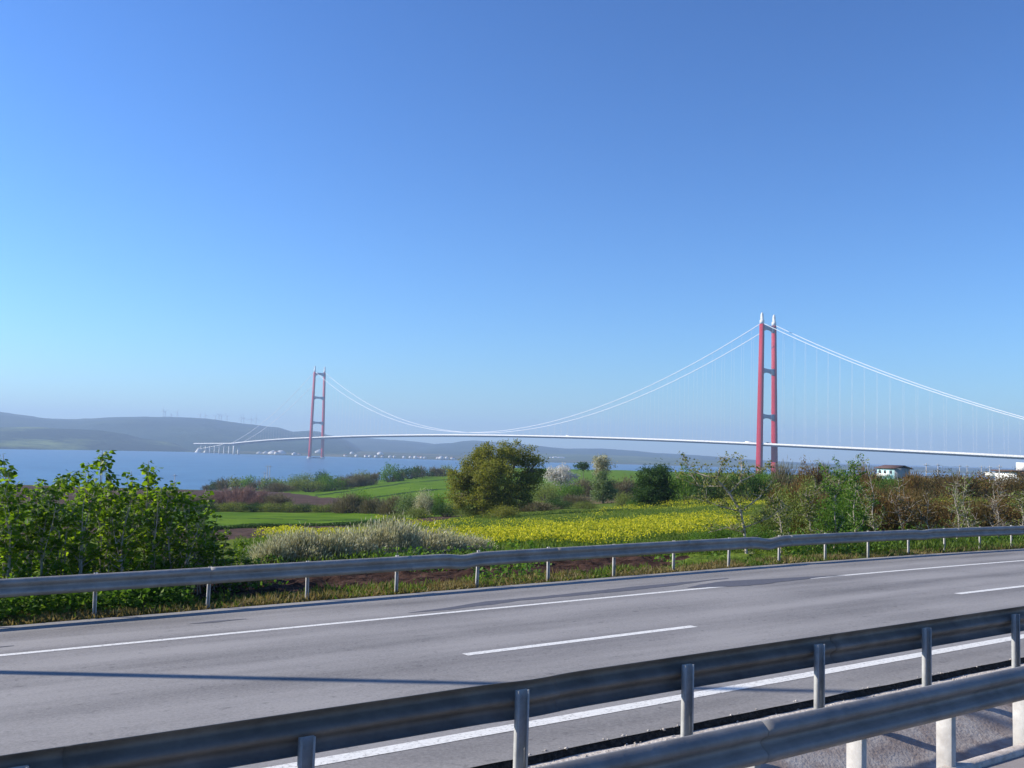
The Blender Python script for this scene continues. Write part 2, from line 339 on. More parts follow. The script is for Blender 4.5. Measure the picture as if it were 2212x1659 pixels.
# sea
def sea_mat():
    m = bpy.data.materials.new("sea_water"); m.use_nodes = True; t = m.node_tree; b = t.nodes["Principled BSDF"]
    b.inputs["Base Color"].default_value = (0.030, 0.095, 0.20, 1); b.inputs["Roughness"].default_value = 0.32; b.inputs["IOR"].default_value = 1.33
    tc = t.nodes.new("ShaderNodeTexCoord"); prev = None
    mp = t.nodes.new("ShaderNodeMapping"); mp.inputs["Rotation"].default_value = (0, 0, 0.5); mp.inputs["Scale"].default_value = (1, 0.45, 1); t.links.new(tc.outputs["Object"], mp.inputs[0])
    for sc, dist in ((0.35, 0.6), (0.05, 2.0)):
        n = t.nodes.new("ShaderNodeTexNoise"); n.inputs["Scale"].default_value = sc; n.inputs["Detail"].default_value = 6; t.links.new(mp.outputs[0], n.inputs[0])
        bp = t.nodes.new("ShaderNodeBump"); bp.inputs["Strength"].default_value = 0.7; bp.inputs["Distance"].default_value = dist
        t.links.new(n.outputs[0], bp.inputs["Height"])
        if prev: t.links.new(prev, bp.inputs["Normal"])
        prev = bp.outputs[0]
    t.links.new(prev, b.inputs["Normal"])
    n = t.nodes.new("ShaderNodeTexNoise"); n.inputs["Scale"].default_value = 0.02; n.inputs["Detail"].default_value = 12; n.inputs["Roughness"].default_value = 0.75; t.links.new(mp.outputs[0], n.inputs[0])
    r = t.nodes.new("ShaderNodeValToRGB"); r.color_ramp.elements[0].position = 0.35; r.color_ramp.elements[1].position = 0.7
    r.color_ramp.elements[0].color = (0.030, 0.095, 0.185, 1); r.color_ramp.elements[1].color = (0.075, 0.18, 0.29, 1)
    t.links.new(n.outputs[0], r.inputs[0]); t.links.new(r.outputs[0], b.inputs["Base Color"])
    return m
SEA = -46.0
mb = MB(); mb.add([(-13500, -1500, SEA), (13500, -1500, SEA), (13500, 13500, SEA), (-13500, 13500, SEA)], [(0, 1, 2, 3)])
tag(mb.build("sea", sea_mat()), kind="structure")

# hills across the water
def hillmat(name, a, b, c, sc=0.0022):
    return mat(name, b, 1.0, spec=0.03, noise=(sc, [(0.36, a), (0.5, b), (0.66, c)], 12), bump=0.6, bscale=0.02)
M_HILL1 = hillmat("wooded_hill", (0.008, 0.020, 0.012), (0.016, 0.032, 0.016), (0.16, 0.20, 0.06))
M_HILL2 = hillmat("wooded_hill_far", (0.012, 0.032, 0.024), (0.022, 0.046, 0.030), (0.045, 0.072, 0.040))
M_HILL3 = hillmat("farmed_hill", (0.035, 0.055, 0.025), (0.07, 0.10, 0.04), (0.15, 0.17, 0.08), 0.0035)
M_PLAIN = hillmat("shore_plain", (0.04, 0.055, 0.025), (0.08, 0.09, 0.045), (0.15, 0.14, 0.09), 0.006)
def hill(name, prof, Yr, Ys, m, depth=2200, seed=1, amp=14):
    """prof: ridge line as (x, y) seen at distance Yr; the slope comes down to the shore at Ys"""
    xs = np.linspace(prof[0][0], prof[-1][0], 420)
    ys = np.interp(xs, [p[0] for p in prof], [p[1] for p in prof])
    top = np.array([at(x, y, Yr) for x, y in zip(xs, ys)])
    u = top[:, 0] / Yr; zr = top[:, 2]
    ysh = np.interp(xs, [p[0] for p in Ys], [p[1] for p in Ys])
    rows = []
    for k in np.linspace(0, 1, 44):
        Y = ysh * (1 - k) + Yr * k; X = u * Y
        prf = k ** 1.25 * (3 - 2 * k) / (1) if False else (k ** 1.4) * (1.9 - 0.9 * k)
        z = SEA - 1.5 + 4.5 * min(1, k * 12) + (zr - SEA - 3) * prf
        z = z + (fbm(X, Y, 700, seed, 5) - 0.47) * amp * 5 * (k * (1 - k)) * 2 + (fbm(X, Y, 90, seed + 4, 4) - 0.47) * amp * 0.35 * min(1, k * 3)
        rows.append(np.stack([X, Y, z], -1))
    for k in np.linspace(0.08, 1, 9):
        Y = np.full_like(u, Yr + depth * k); X = u * Y
        rows.append(np.stack([X, Y, zr * (1 - k) + (SEA - 4) * k - 10 * k], -1))
    V = np.array(rows); n, mm = V.shape[:2]; idx = np.arange(n * mm).reshape(n, mm)
    F = np.stack([idx[:-1, :-1], idx[:-1, 1:], idx[1:, 1:], idx[1:, :-1]], -1).reshape(-1, 4)
    b = MB(); b.add(V, F); return tag(b.build(name, m, smooth=True), kind="structure")
hill("hills", [(-900, 870), (-300, 880), (0, 889.6), (96, 903.5), (163, 906), (209, 903), (311, 900), (401, 902), (448, 905), (549, 917.6), (603, 924), (633, 933), (666, 929.7), (691, 932.7), (701, 938), (724, 943), (750, 952), (775, 966), (800, 985)], 6800, [(-900, 4800), (800, 4150)], M_HILL2, seed=2, amp=30)
hill("hills", [(560, 975), (650, 955), (740, 946), (793, 945.4), (818, 948), (894, 953.5), (945, 960), (1010, 972), (1080, 985)], 8600, [(560, 6000), (1080, 5600)], M_HILL2, seed=5, amp=22)
hill("hills", [(850, 985), (900, 966), (943, 958.5), (975, 957), (1001, 952.7), (1024, 951.6), (1129, 959), (1193, 966.6), (1226, 969), (1300, 969), (1378, 974), (1421, 978.6), (1506, 983), (1633, 993.6), (1766, 1001.5), (2000, 1009), (2300, 1016), (2900, 1030)], 7800, [(850, 5200), (2900, 5600)], M_HILL2, seed=7, amp=16)
hill("hills", [(1060, 994), (1110, 986), (1180, 980), (1300, 982), (1450, 989), (1600, 998), (1750, 1006), (1900, 1012), (2100, 1017), (2500, 1026)], 5900, [(1060, 4350), (1700, 4350), (2500, 4700)], M_HILL3, seed=9, amp=9)
hill("headland", [(-900, 915), (-200, 920), (0, 923), (60, 922), (220, 930), (275, 938), (300, 945), (370, 955), (400, 964), (432, 975.5)], 4700, [(-900, 3000), (0, 3420), (432, 4300)], M_HILL1, depth=1200, seed=11, amp=12)
hill("shore_plain", [(380, 969), (470, 967), (560, 966), (700, 971), (850, 977), (1000, 983), (1200, 990), (1500, 1001), (1900, 1013), (2400, 1027)], 5200, [(380, 4250), (505, 3980), (700, 3930), (980, 3900), (1300, 4150), (2400, 4300)], M_PLAIN, depth=900, seed=13, amp=3)

# ------------------------------------------------------------------ the roads
SS = np.concatenate([np.arange(-40, 60, 0.12), np.arange(60, 170, 1.0)])
def ribbon(name, d0, d1, h, m, s0=-40, s1=165, wob0=0, wob1=0, seed=0, solid=0.0):
    s = SS[(SS >= s0) & (SS <= s1)]
    a = d0 + wob0 * (fbm(s, s * 0 + seed, 0.6, seed, 4) - 0.47) * 2; b = d1 + wob1 * (fbm(s, s * 0 + seed + 9, 0.6, seed + 3, 4) - 0.47) * 2
    mb = MB(); q = np.stack([road(s, a, h), road(s, b, h)], 1)
    mb.sweep(q, close=False)
    return tag(mb.build(name, m), kind="structure")
ribbon("road", 7.0, 17.72, 0.0, M_ASPH, wob0=0.03, wob1=0.04, seed=2)
ribbon("road", -9.0, 4.92, -0.16, M_ASPH2, seed=5)
def line_strip(d, w, s0, s1, h=0.004, seed=0):
    s = np.arange(s0, s1 + 0.01, 0.1); e = (fbm(s, s * 0, 0.25, 21 + seed, 3) - 0.47) * 0.012
    mb = MB(); mb.sweep(np.stack([road(s, d - w / 2 + e, h), road(s, d + w / 2 + e[::-1], h)], 1), close=False)
    return tag(mb.build("road_marking", M_LINE), kind="structure")
line_strip(7.86, 0.20, -30, 120, seed=1)
line_strip(14.88, 0.15, -30, 15.25, seed=2); line_strip(14.88, 0.15, 17.9, 120, seed=3)
for k in range(-3, 10):
    line_strip(11.33, 0.17, 6.54 + 11.65 * k, 10.84 + 11.65 * k, seed=5 + k)
line_strip(1.2, 0.17, -20, 60, -0.156, seed=30)
# tar repair in the shoulder
def patch(pts, h=0.004):
    """pts: (s, d_low, d_high)"""
    s = np.arange(pts[0][0], pts[-1][0], 0.06)
    lo = np.interp(s, [p[0] for p in pts], [p[1] for p in pts]); hi = np.interp(s, [p[0] for p in pts], [p[2] for p in pts])
    w = np.minimum(1, (hi - lo) / 0.2)
    lo = lo + (fbm(s, s * 0 + 3, 0.5, 41, 4) - 0.47) * 0.16 * w; hi = hi + (fbm(s, s * 0 + 7, 0.5, 44, 4) - 0.47) * 0.16 * w
    mb = MB(); mb.sweep(np.stack([road(s, lo, h), road(s, hi, h)], 1), close=False)
    tag(mb.build("tar_patch", M_TAR), kind="structure")
patch([(7.6, 15.25, 15.27), (8.4, 15.2, 15.42), (9.5, 15.3, 15.75), (10.2, 15.5, 15.72), (12.2, 15.5, 15.85), (13.4, 15.5, 15.95), (15.2, 15.75, 16.0), (16.4, 15.95, 16.0)])
patch([(14.3, 15.15, 15.18), (14.8, 14.9, 15.35), (15.6, 14.62, 15.6), (16.6, 14.75, 15.45), (18.2, 14.85, 15.15), (19.2, 14.82, 14.86)], 0.006)
patch([(4.0, 16.2, 16.22), (4.4, 16.1, 16.3), (5.0, 16.2, 16.22)])
patch([(0.2, 15.6, 15.62), (0.6, 15.5, 15.68), (1.4, 15.6, 15.62)])
# broken bitumen edge, shade put into its black, and the drain between the carriageways
s = SS; e0 = 6.99 + 0.03 * (fbm(s, s * 0 + 2, 0.6, 2, 4) - 0.47) * 2
low = 6.985 - 0.04 * fbm(s, s * 0 + 5, 0.35, 51, 4)
mb = MB(); mb.sweep(np.stack([road(s, e0 + 0.02, -0.003), road(s, e0 - 0.004, -0.022 - 0.02 * fbm(s, s, 0.2, 52, 3)), road(s, (e0 + low) / 2 - 0.01, -0.05), road(s, low, -0.066)], 1), close=False)
tag(mb.build("asphalt_edge", M_BITSHADE), kind="structure")
def prof_sheet(name, prof, m, amp=0.0, seed=0):
    s = SS; cols = []
    for i, (d, h) in enumerate(prof):
        q = road(s, d, h); q[:, 2] += amp * (fbm(q[:, 0], q[:, 1], 0.35, seed + i, 4) - 0.47) * (0 if i in (0, len(prof) - 1) else 1); cols.append(q)
    mb = MB(); mb.sweep(np.stack(cols, 1), close=False); return tag(mb.build(name, m, smooth=True), kind="structure")
prof_sheet("gravel_strip", [(7.06, -0.10), (6.99, -0.068), (6.88, -0.062), (6.75, -0.065), (6.62, -0.075), (6.5, -0.09), (6.4, -0.115), (6.27, -0.165)], M_GRAVEL, 0.035, 61)
prof_sheet("drain_channel", [(6.27, -0.167), (6.1, -0.22), (5.9, -0.32), (5.7, -0.41), (5.5, -0.44), (5.35, -0.40), (5.2, -0.31), (5.06, -0.2)], M_CONC, 0.05, 71)
prof_sheet("kerb", [(5.06, -0.202), (5.055, -0.12), (5.03, -0.105), (4.95, -0.105), (4.925, -0.12), (4.92, -0.162)], M_LIP, 0.012, 81)

# pebbles along the broken edge
mb = MB()
for k in range(900):
    s_ = rng.uniform(2, 24); d_ = rng.uniform(6.35, 7.05); r_ = rng.uniform(0.006, 0.02)
    c = road(s_, d_, -0.06 if d_ < 6.98 else 0.004); v = rng.normal(size=(6, 3)) * 0.15 + np.array([[1, 0, 0], [-1, 0, 0], [0, 1, 0], [0, -1, 0], [0, 0, 0.7], [0, 0, -0.7]])
    mb.add(c + v * r_, [(0, 2, 4), (2, 1, 4), (1, 3, 4), (3, 0, 4), (2, 0, 5), (1, 2, 5), (3, 1, 5), (0, 3, 5)])
tag(mb.build("pebbles", M_GRAVEL), "loose pale pebbles scattered along the broken asphalt edge of the drain", "pebbles", kind="stuff")

# ------------------------------------------------------------------ guardrails
WP = [(0.0, -0.155), (0.018, -0.153), (0.040, -0.140), (0.072, -0.112), (0.081, -0.098), (0.081, -0.076), (0.070, -0.060), (0.028, -0.034), (0.008, -0.016),
      (0.002, 0.0), (0.008, 0.016), (0.028, 0.034), (0.070, 0.060), (0.081, 0.076), (0.081, 0.098), (0.072, 0.112), (0.040, 0.140), (0.018, 0.153), (0.0, 0.155)]
def beam(name, d, side, hc, s0, s1, m, parent, dents=(), lap=0.0):
    """side -1: face towards the camera, +1: away; sheet 4 mm thick, one 4 m length"""
    s = np.arange(s0, s1 + 0.3, 0.1); s = s[s <= s1 + 1e-6]
    P_ = np.array(WP); nrm = np.gradient(P_, axis=0); nrm = np.stack([nrm[:, 1], -nrm[:, 0]], -1); nrm /= np.linalg.norm(nrm, axis=1)[:, None]
    loop = np.concatenate([P_ + nrm * 0.002, (P_ - nrm * 0.002)[::-1]])
    dn = np.zeros_like(s); dd = np.zeros_like(s)
    for c, w, a, b in dents:
        g = np.exp(-((s - c) / w) ** 2); dn += -a * g; dd += b * g
    dn += (fbm(s, s * 0, 3.0, 91, 2) - 0.4) * 0.006
    ring = np.stack([road(s, d + side * (o + lap) + dd * (0.4 + h / 0.31), hc + h + dn) for o, h in loop], 1)
    mb = MB(); mb.sweep(ring); return mb.build(name, m, parent, smooth=False)
def cpost(parent, s, d, htop, hbot, m, w=0.10, dep=0.06, tilt=0.0):
    """channel post, open towards the camera side (-n)"""
    th = 0.006; prof = [(-w / 2, -dep), (-w / 2, 0), (w / 2, 0), (w / 2, -dep), (w / 2 - 0.018, -dep), (w / 2 - 0.018, -dep + th), (w / 2 - th, -dep + th), (w / 2 - th, -th), (-w / 2 + th, -th), (-w / 2 + th, -dep + th), (-w / 2 + 0.018, -dep + th), (-w / 2 + 0.018, -dep)]
    ring = np.array([[road(s + a + tilt * (h - hbot), d + b, h) for a, b in prof] for h in (hbot, htop)])
    mb = MB(); mb.sweep(ring); return mb.build("post", m, parent)
def bolt_heads(parent, items, m=M_BOLT, name="bolt"):
    """items: (s, d, h, side, radius)"""
    for (s_, d_, h_, sd, r_) in items:
        mb = MB(); an = np.linspace(0, 2 * np.pi, 9)[:-1]
        ring = [[road(s_ + r_ * k * math.cos(a), d_ + sd * o, h_ + r_ * k * math.sin(a)) for a in an] for o, k in ((0, 1), (0.006, 0.9), (0.010, 0.5))]
        mb.sweep(np.array(ring)); mb.build(name, m, parent)

# far rail
gr = empty("guardrail", tuple(road(0, 18.0, 0)))
tag(gr, "long galvanised guardrail on the far verge, bright top edge, backed by bushes and fields", "guardrail")
gr_off = np.array(gr.location)
def unparent_loc(o, off): o.location = tuple(-off)
kids0 = []
dents = [(10.2, 0.28, 0.045, 0.0), (19.9, 0.35, 0.07, 0.03), (26.9, 0.3, 0.03, 0.0), (-6, 0.4, 0.04, 0.02)]
for k in range(-8, 30):
    kids0.append(beam("beam", 17.93, -1, 0.605, k * 4 + 0.75, k * 4 + 4.95, M_STEEL, gr, dents, lap=0.003 * (k % 2)))
for k in range(-17, 46):
    kids0.append(cpost(gr, 2.79 + 1.955 * k, 18.0 + rng.uniform(-0.01, 0.02), 0.772 + rng.uniform(-0.01, 0.02), -0.35, M_POST, w=0.062, dep=0.04, tilt=rng.uniform(-0.02, 0.03)))
for o in kids0: unparent_loc(o, gr_off)
n0 = len(gr.children); bolt_heads(gr, [(2.79 + 1.955 * k + 0.9, 17.92, 0.60, -1, 0.02) for k in range(-3, 16)], M_RUST)
for o in list(gr.children)[n0:]: unparent_loc(o, gr_off)

# median rail seen from behind
gm = empty("guardrail", tuple(road(0, 6.6, 0))); gm_off = np.array(gm.location); ks = []
tag(gm, "dark median guardrail seen from behind, its channel posts standing before the beam", "guardrail")
for k in range(-6, 26):
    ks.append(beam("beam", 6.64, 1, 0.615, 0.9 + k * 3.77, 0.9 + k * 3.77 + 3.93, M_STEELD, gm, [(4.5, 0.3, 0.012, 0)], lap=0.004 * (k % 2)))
for k in range(-10, 34):
    s_ = 2.5 + 1.865 * k
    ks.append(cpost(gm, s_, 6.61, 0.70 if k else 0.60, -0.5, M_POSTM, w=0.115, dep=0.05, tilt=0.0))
for o in ks: unparent_loc(o, gm_off)
n0 = len(gm.children)
it = []
for k in range(-2, 16):
    s_ = 2.5 + 1.865 * k; it += [(s_ - 0.045, 6.555, 0.06, -1, 0.008), (s_ + 0.043, 6.555, 0.06, -1, 0.008), (s_ + 0.75, 6.63, 0.60, -1, 0.022)]
bolt_heads(gm, it)
for o in list(gm.children)[n0:]: unparent_loc(o, gm_off)

# near rail
gn = empty("guardrail", tuple(road(0, 5.0, -0.16))); gn_off = np.array(gn.location); ks = []
tag(gn, "nearest guardrail at the lower right, bluish beam face with wide sunlit box posts", "guardrail")
for k in range(-4, 20):
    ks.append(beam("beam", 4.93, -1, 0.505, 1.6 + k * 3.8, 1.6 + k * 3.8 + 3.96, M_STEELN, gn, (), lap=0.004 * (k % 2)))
for k in range(-9, 40):
    s_ = 5.42 + 1.245 * k; mb = MB()
    prof = [(-0.035, -0.07), (-0.028, -0.077), (0.028, -0.077), (0.035, -0.07), (0.035, 0.07), (0.028, 0.077), (-0.028, 0.077), (-0.035, 0.07)]
    mb.sweep(np.array([[road(s_ + a, 5.045 + b, h) for a, b in prof] for h in (-0.6, 0.58)])); ks.append(mb.build("post", M_POST, gn))
for o in ks: unparent_loc(o, gn_off)
n0 = len(gn.children); it = []
for k in range(-3, 12):
    s_ = 5.42 + 1.245 * k; it += [(s_ + 0.16, 4.925, 0.515, -1, 0.026), (s_ + 0.36, 4.862, 0.46, -1, 0.03)]
for k in range(0, 4):
    for a in (-0.12, 0.05):
        for hh in (0.60, 0.41): it.append((1.6 + k * 3.8 + 0.08 + a, 4.845, hh, -1, 0.014))
bolt_heads(gn, it)
for o in list(gn.children)[n0:]: unparent_loc(o, gn_off)
# rust marks on the near beam
# ------------------------------------------------------------------ street lamp out of view whose shadow crosses the road
lp = road(-5.6, 19.05, -0.1)
lamp = empty("street_lamp", tuple(lp)); tag(lamp, "tall grey street lamp standing on the verge, casting the long thin shadow over the road", "street lamp")
MB().tube([(0, 0, 0), (0, 0, 4), (0, 0, 8), (0, 0, 12.6)], [0.13, 0.115, 0.10, 0.075], 10).build("pole", M_POST, lamp)
dirn = np.array([-ND[0], -ND[1], 0])
MB().tube([np.array([0, 0, 12.4]), dirn * 0.4 + [0, 0, 12.8], dirn * 1.8 + [0, 0, 12.95]], [0.05, 0.045, 0.04], 8).build("arm", M_POST, lamp)
MB().box(dirn * 2.1 + [0, 0, 12.93], (0.7, 0.28, 0.12), math.atan2(dirn[1], dirn[0]), taper=0.8).build("lamp_head", M_STEEL, lamp)
MB().box((0, 0, 0.05), (0.4, 0.4, 0.1), RA, taper=0.9).build("base_plate", M_STEEL, lamp)
# ------------------------------------------------------------------ suspension bridge
M_RED = mat("bridge_red", (0.36, 0.010, 0.018), 0.6, noise=(0.12, [(0.3, (0.32, 0.008, 0.016)), (0.7, (0.40, 0.012, 0.020))], 6), spec=0.15)
M_BWHITE = mat("bridge_white", (0.62, 0.61, 0.58), 0.6, noise=(0.6, [(0.35, (0.45, 0.44, 0.42)), (0.6, (0.70, 0.69, 0.66))], 6))
M_BGREY = mat("bridge_grey", (0.20, 0.25, 0.30), 0.55)
M_DECKD = mat("deck_underside", (0.16, 0.17, 0.20), 0.6)
M_CABLE = mat("cable_white", (0.80, 0.80, 0.80), 0.45)
M_PALEC = mat("pale_concrete", (0.62, 0.60, 0.56), 0.8, noise=(0.08, [(0.3, (0.54, 0.52, 0.48)), (0.7, (0.66, 0.64, 0.60))], 5))
T1 = at(684.5, 946, 3275.); T2 = at(1657, 960, 1790.)
ax = (T2 - T1)[:2]; LM = float(np.hypot(*ax)); ax = ax / LM; tx = np.array([-ax[1], ax[0]])  # tx points away to the right
if tx[0] < 0: tx = -tx
LS = 723.0; BAZ = math.atan2(ax[1], ax[0])
def deck_z(L):
    L = np.asarray(L, float); t = np.clip(L / LM, 0, 1); m = 26 + 13 * 4 * t * (1 - t)
    a = np.clip(-L, 0, None); b = np.clip(L - LM, 0, None)
    return m - np.where(a < LS, 0.022 * a + 0.0000235 * a ** 2, 28.2 + (a - LS) * 0.012) - np.where(b < LS, 0.0265 * b + 0.000006 * b ** 2, 22.3 + 0.02 * (b - LS))
def cab_z(L):
    L = np.asarray(L, float); t = np.clip(L / LM, 0, 1); m = 47 + 214 * (2 * t - 1) ** 2
    a = np.clip(-L, 0, LS) / LS; zl = 261 * (1 - a) + 1.0 * a - 4 * 26 * a * (1 - a)
    b = np.clip(L - LM, 0, LS) / LS; zr = 261 * (1 - b) + 8.0 * b - 4 * 27 * b * (1 - b)
    return np.where(L < 0, zl, np.where(L > LM, zr, m))
def bp(L, c, z):
    L, c, z = np.broadcast_arrays(np.asarray(L, float), np.asarray(c, float), np.asarray(z, float))
    return np.stack([T1[0] + ax[0] * L + tx[0] * c, T1[1] + ax[1] * L + tx[1] * c, z], -1)
br = empty("suspension_bridge", tuple(bp(0, 0, SEA)))
tag(br, "long suspension bridge with two tall red towers and white cables over the strait", "bridge")
off = np.array(br.location)
def bb(mb, name, m, parent=br, smooth=False):
    o = mb.build(name, m, parent, smooth)
    if parent is br: o.location = tuple(-off)
    return o
def leg_c(z): return 24.5 - (z - SEA) / 305 * 5.4
for L0 in (0.0, LM):
    tw = MB()
    legs = []
    for sd in (-1, 1):
        g = MB(); zs = [SEA + 5, -10, 60, 160, 259]; ring = []
        for z in zs:
            f = (z - SEA) / 305; a = 11.6 - 3.4 * f; b = 7.4 - 1.6 * f; ch = 0.5; c = leg_c(z) * sd
            pr = [(-a/2+ch, -b/2), (a/2-ch, -b/2), (a/2, -b/2+ch), (a/2, b/2-ch), (a/2-ch, b/2), (-a/2+ch, b/2), (-a/2, b/2-ch), (-a/2, -b/2+ch)]
            ring.append([bp(L0 + p, c + q, z) for p, q in pr])
        g.sweep(np.array(ring)); legs.append(g)
    towerroot = bb(legs[0], "tower", M_RED); tag(towerroot, "left leg of the red tower" if False else None)
    lg = legs[1].build("leg", M_RED, towerroot)
    for z, h in ((253, 8), (168.5, 6.5), (80, 6.5)):
        w = leg_c(z) - 2.5; n = 13; cs = np.linspace(-w, w, n); ring = []
        for c in cs:
            k = (c / w) ** 2; bot = z - h / 2 - 5.0 * k ** 1.5; top = z + h / 2 + (2.2 * k if z < 240 else 0)
            ring.append([bp(L0 - 3, c, bot), bp(L0 + 3, c, bot), bp(L0 + 3, c, top), bp(L0 - 3, c, top)])
        MB().sweep(np.array(ring)).build("crossbeam", M_BGREY, towerroot)
    for sd in (-1, 1):
        c = leg_c(259) * sd; g = MB(); ring = []
        for z, r_ in ((259, 4.7), (266, 4.7), (266.2, 3.2), (275, 3.0), (278, 2.6), (280, 1.8), (281, 0.7)):
            ring.append([bp(L0 + r_ * math.cos(a), c + r_ * 0.8 * math.sin(a), z) for a in np.linspace(0, 2 * np.pi, 13)[:-1]])
        g.sweep(np.array(ring)).build("finial", M_BWHITE, towerroot)
    for sd in (-1, 1):
        g = MB(); g.sweep(np.array([[bp(L0 + r_ * math.cos(a), leg_c(SEA) * sd + r_ * math.sin(a), z) for a in np.linspace(0, 2 * np.pi, 17)[:-1]] for z, r_ in ((SEA - 3, 9.5), (SEA + 4, 9.5), (SEA + 5.5, 8.5))]))
        g.build("pier_base", M_PALEC, towerroot)
    g = MB(); g.sweep(np.array([[bp(L0 + a, c, z) for a, z in ((-3, SEA + 1), (3, SEA + 1), (3, SEA + 5), (-3, SEA + 5))] for c in (-18, 18)])); g.build("pier_beam", M_BGREY, towerroot)
Ls = np.arange(-1160, LM + 1500, 12.0)
g = MB(); ring = [[bp(L, c, deck_z(L) + z) for c, z in ((-22.5, -1.0), (-17, -3.4), (17, -3.4), (22.5, -1.0), (22.5, 0.2), (20, 0.5), (-20, 0.5), (-22.5, 0.2))] for L in Ls]
dk = bb(g.sweep(np.array(ring)), "deck", M_DECKD)
for sd in (-1, 1):
    g = MB(); g.sweep(np.array([[bp(L, sd * c, deck_z(L) + z) for c, z in ((22.3, 0.2), (22.9, -1.1), (23.0, 0.2), (22.7, 2.7), (22.4, 2.7))] for L in Ls]))
    bb(g, "parapet", M_BWHITE)
for sd in (-1, 1):
    for nm, La in (("main_cable", np.linspace(-LS, LM + LS, 420)),):
        bb(MB().tube(np.array([bp(L, sd * leg_c(259), cab_z(L)) for L in La]), 0.62, 6), nm, M_CABLE)
    bb(MB().tube(np.array([bp(-LS, sd * leg_c(259), 1.0), bp(-1092, sd * leg_c(259), -29)]), 0.7, 6), "anchor_cable", M_CABLE)
hs = [(L, sd) for L in np.concatenate([np.arange(-LS + 48, -20, 24), np.arange(24, LM - 10, 24), np.arange(LM + 24, LM + LS - 20, 24)]) for sd in (-1, 1) if cab_z(L) - deck_z(L) > 4]
vis = sorted(hs, key=lambda q: abs(q[0] - (LM + 120)))
def hang(mb, L, sd):
    for dl in (-0.5, 0.5): mb.tube(np.array([bp(L + dl, sd * leg_c(259), cab_z(L)), bp(L + dl, sd * 21.0, deck_z(L) + 0.5)]), 0.06, 4, cap=False)
for L, sd in vis[:96]:
    g = MB(); hang(g, L, sd); bb(g, "hanger", M_CABLE)
g = MB()
for L, sd in vis[96:]: hang(g, L, sd)
o = bb(g, "hanger", M_CABLE); tag(o, kind="stuff")
def pier(L, w, big=False):
    g = MB()
    zt_ = float(deck_z(L)) - 3.3
    for c in (-10, 10):
        g.sweep(np.array([[bp(L + a * w, c + b * w, z) for a, b in ((-0.5, -0.35), (0.5, -0.35), (0.5, 0.35), (-0.5, 0.35))] for z in (-52, zt_ - 4)]))
    g.sweep(np.array([[bp(L + a, c, z) for a, z in ((-w / 2 + .3, zt_ - 4), (w / 2 - .3, zt_ - 4), (w / 2 + 0.5, zt_ + 0.1), (-w / 2 - 0.5, zt_ + 0.1))] for c in (-14, 14)]))
    bb(g, "pier", M_PALEC)
pier(-LS, 8)
for L in np.arange(-LS - 52, -1150, -54): pier(L, 4)
pier(LM + LS, 8)
for L in np.arange(LM + LS + 52, LM + 1450, 54): pier(L, 4)
for sd in (-1, 1):
    c = sd * leg_c(259); g = MB(); ring = []
    for q in (-7, 7): ring.append([bp(-1085, c + q, -50), bp(-1085, c + q, -27), bp(-1092, c + q, -25), bp(-1128, c + q, -44), bp(-1128, c + q, -50)])
    bb(g.sweep(np.array(ring)), "anchorage", M_PALEC)

# traffic on the deck
M_TYRE = mat("tyre", (0.02, 0.02, 0.02), 0.9); M_GLASSD = mat("dark_glass", (0.02, 0.03, 0.04), 0.1)
def truck(L, c, colr, label, long=13.0):
    p = bp(L, c, deck_z(L) + 0.5); t = empty("truck", tuple(p), BAZ); tag(t, label, "truck", "trucks crossing the bridge")
    m = mat("truck_paint", colr, 0.5)
    MB().box((0, 0, 2.6), (long, 2.5, 2.8)).build("trailer", m, t)
    c_ = MB().box((long / 2 + 1.6, 0, 2.0), (2.2, 2.45, 2.6), taper=0.92).build("cab", m, t); MB().box((long / 2 + 2.68, 0, 2.4), (0.1, 2.1, 0.9)).build("windscreen", M_GLASSD, c_)
    for wx in (-long / 2 + 1.5, -long / 2 + 2.8, long / 2 - 1, long / 2 + 1.8):
        for wy in (-1.15, 1.15): MB().tube([(wx, wy - 0.15, 0.5), (wx, wy + 0.15, 0.5)], 0.5, 12).build("wheel", M_TYRE, t)
truck(LM - 34, -14, (0.75, 0.75, 0.73), "white lorry on the bridge deck just left of the nearer red tower")
truck(LM + 14, -14, (0.55, 0.57, 0.60), "grey lorry on the bridge deck between the legs of the nearer red tower", 9)
truck(LM - 560, -14, (0.78, 0.78, 0.78), "white lorry on the bridge deck above the big round tree, right of midspan", 10)
truck(-22, -14, (0.8, 0.8, 0.8), "white lorry on the bridge deck beside the distant red tower", 10)

# ------------------------------------------------------------------ far shore: turbines, houses
M_TURB = mat("turbine_white", (0.35, 0.36, 0.38), 0.5)
def turbine(x, ytop, ybase, Y, rot, label):
    a = at(x, ytop, Y); b = at(x, ybase + 6, Y); h = a[2] - b[2]
    t = empty("wind_turbine", tuple(b)); tag(t, label, "wind turbine", "wind turbines on the ridge")
    MB().tube([(0, 0, 0), (0, 0, h)], [1.9, 1.1], 8).build("tower", M_TURB, t)
    MB().box((0, 0, h), (4, 10, 4)).build("nacelle", M_TURB, t)
    for k in range(3):
        an = rot + k * 2.094; d = np.array([math.sin(an), 0, math.cos(an)])
        MB().tube([np.array([0, -5.5, h]), np.array([0, -5.5, h]) + d * h * 0.25, np.array([0, -5.5, h]) + d * h * 0.62], [0.9, 1.1, 0.2], 5).build("blade", M_TURB, t)
tb = [(352, 888, 899.5), (356.5, 889, 899.5), (370, 896, 900), (382, 890, 900.5), (432, 896, 903), (444, 897, 904), (465, 899, 907), (473, 897, 907.5), (478, 899, 908), (490, 899, 910), (520.5, 902, 914), (526, 902.5, 914.5), (542, 905, 917), (552.5, 903, 918)]
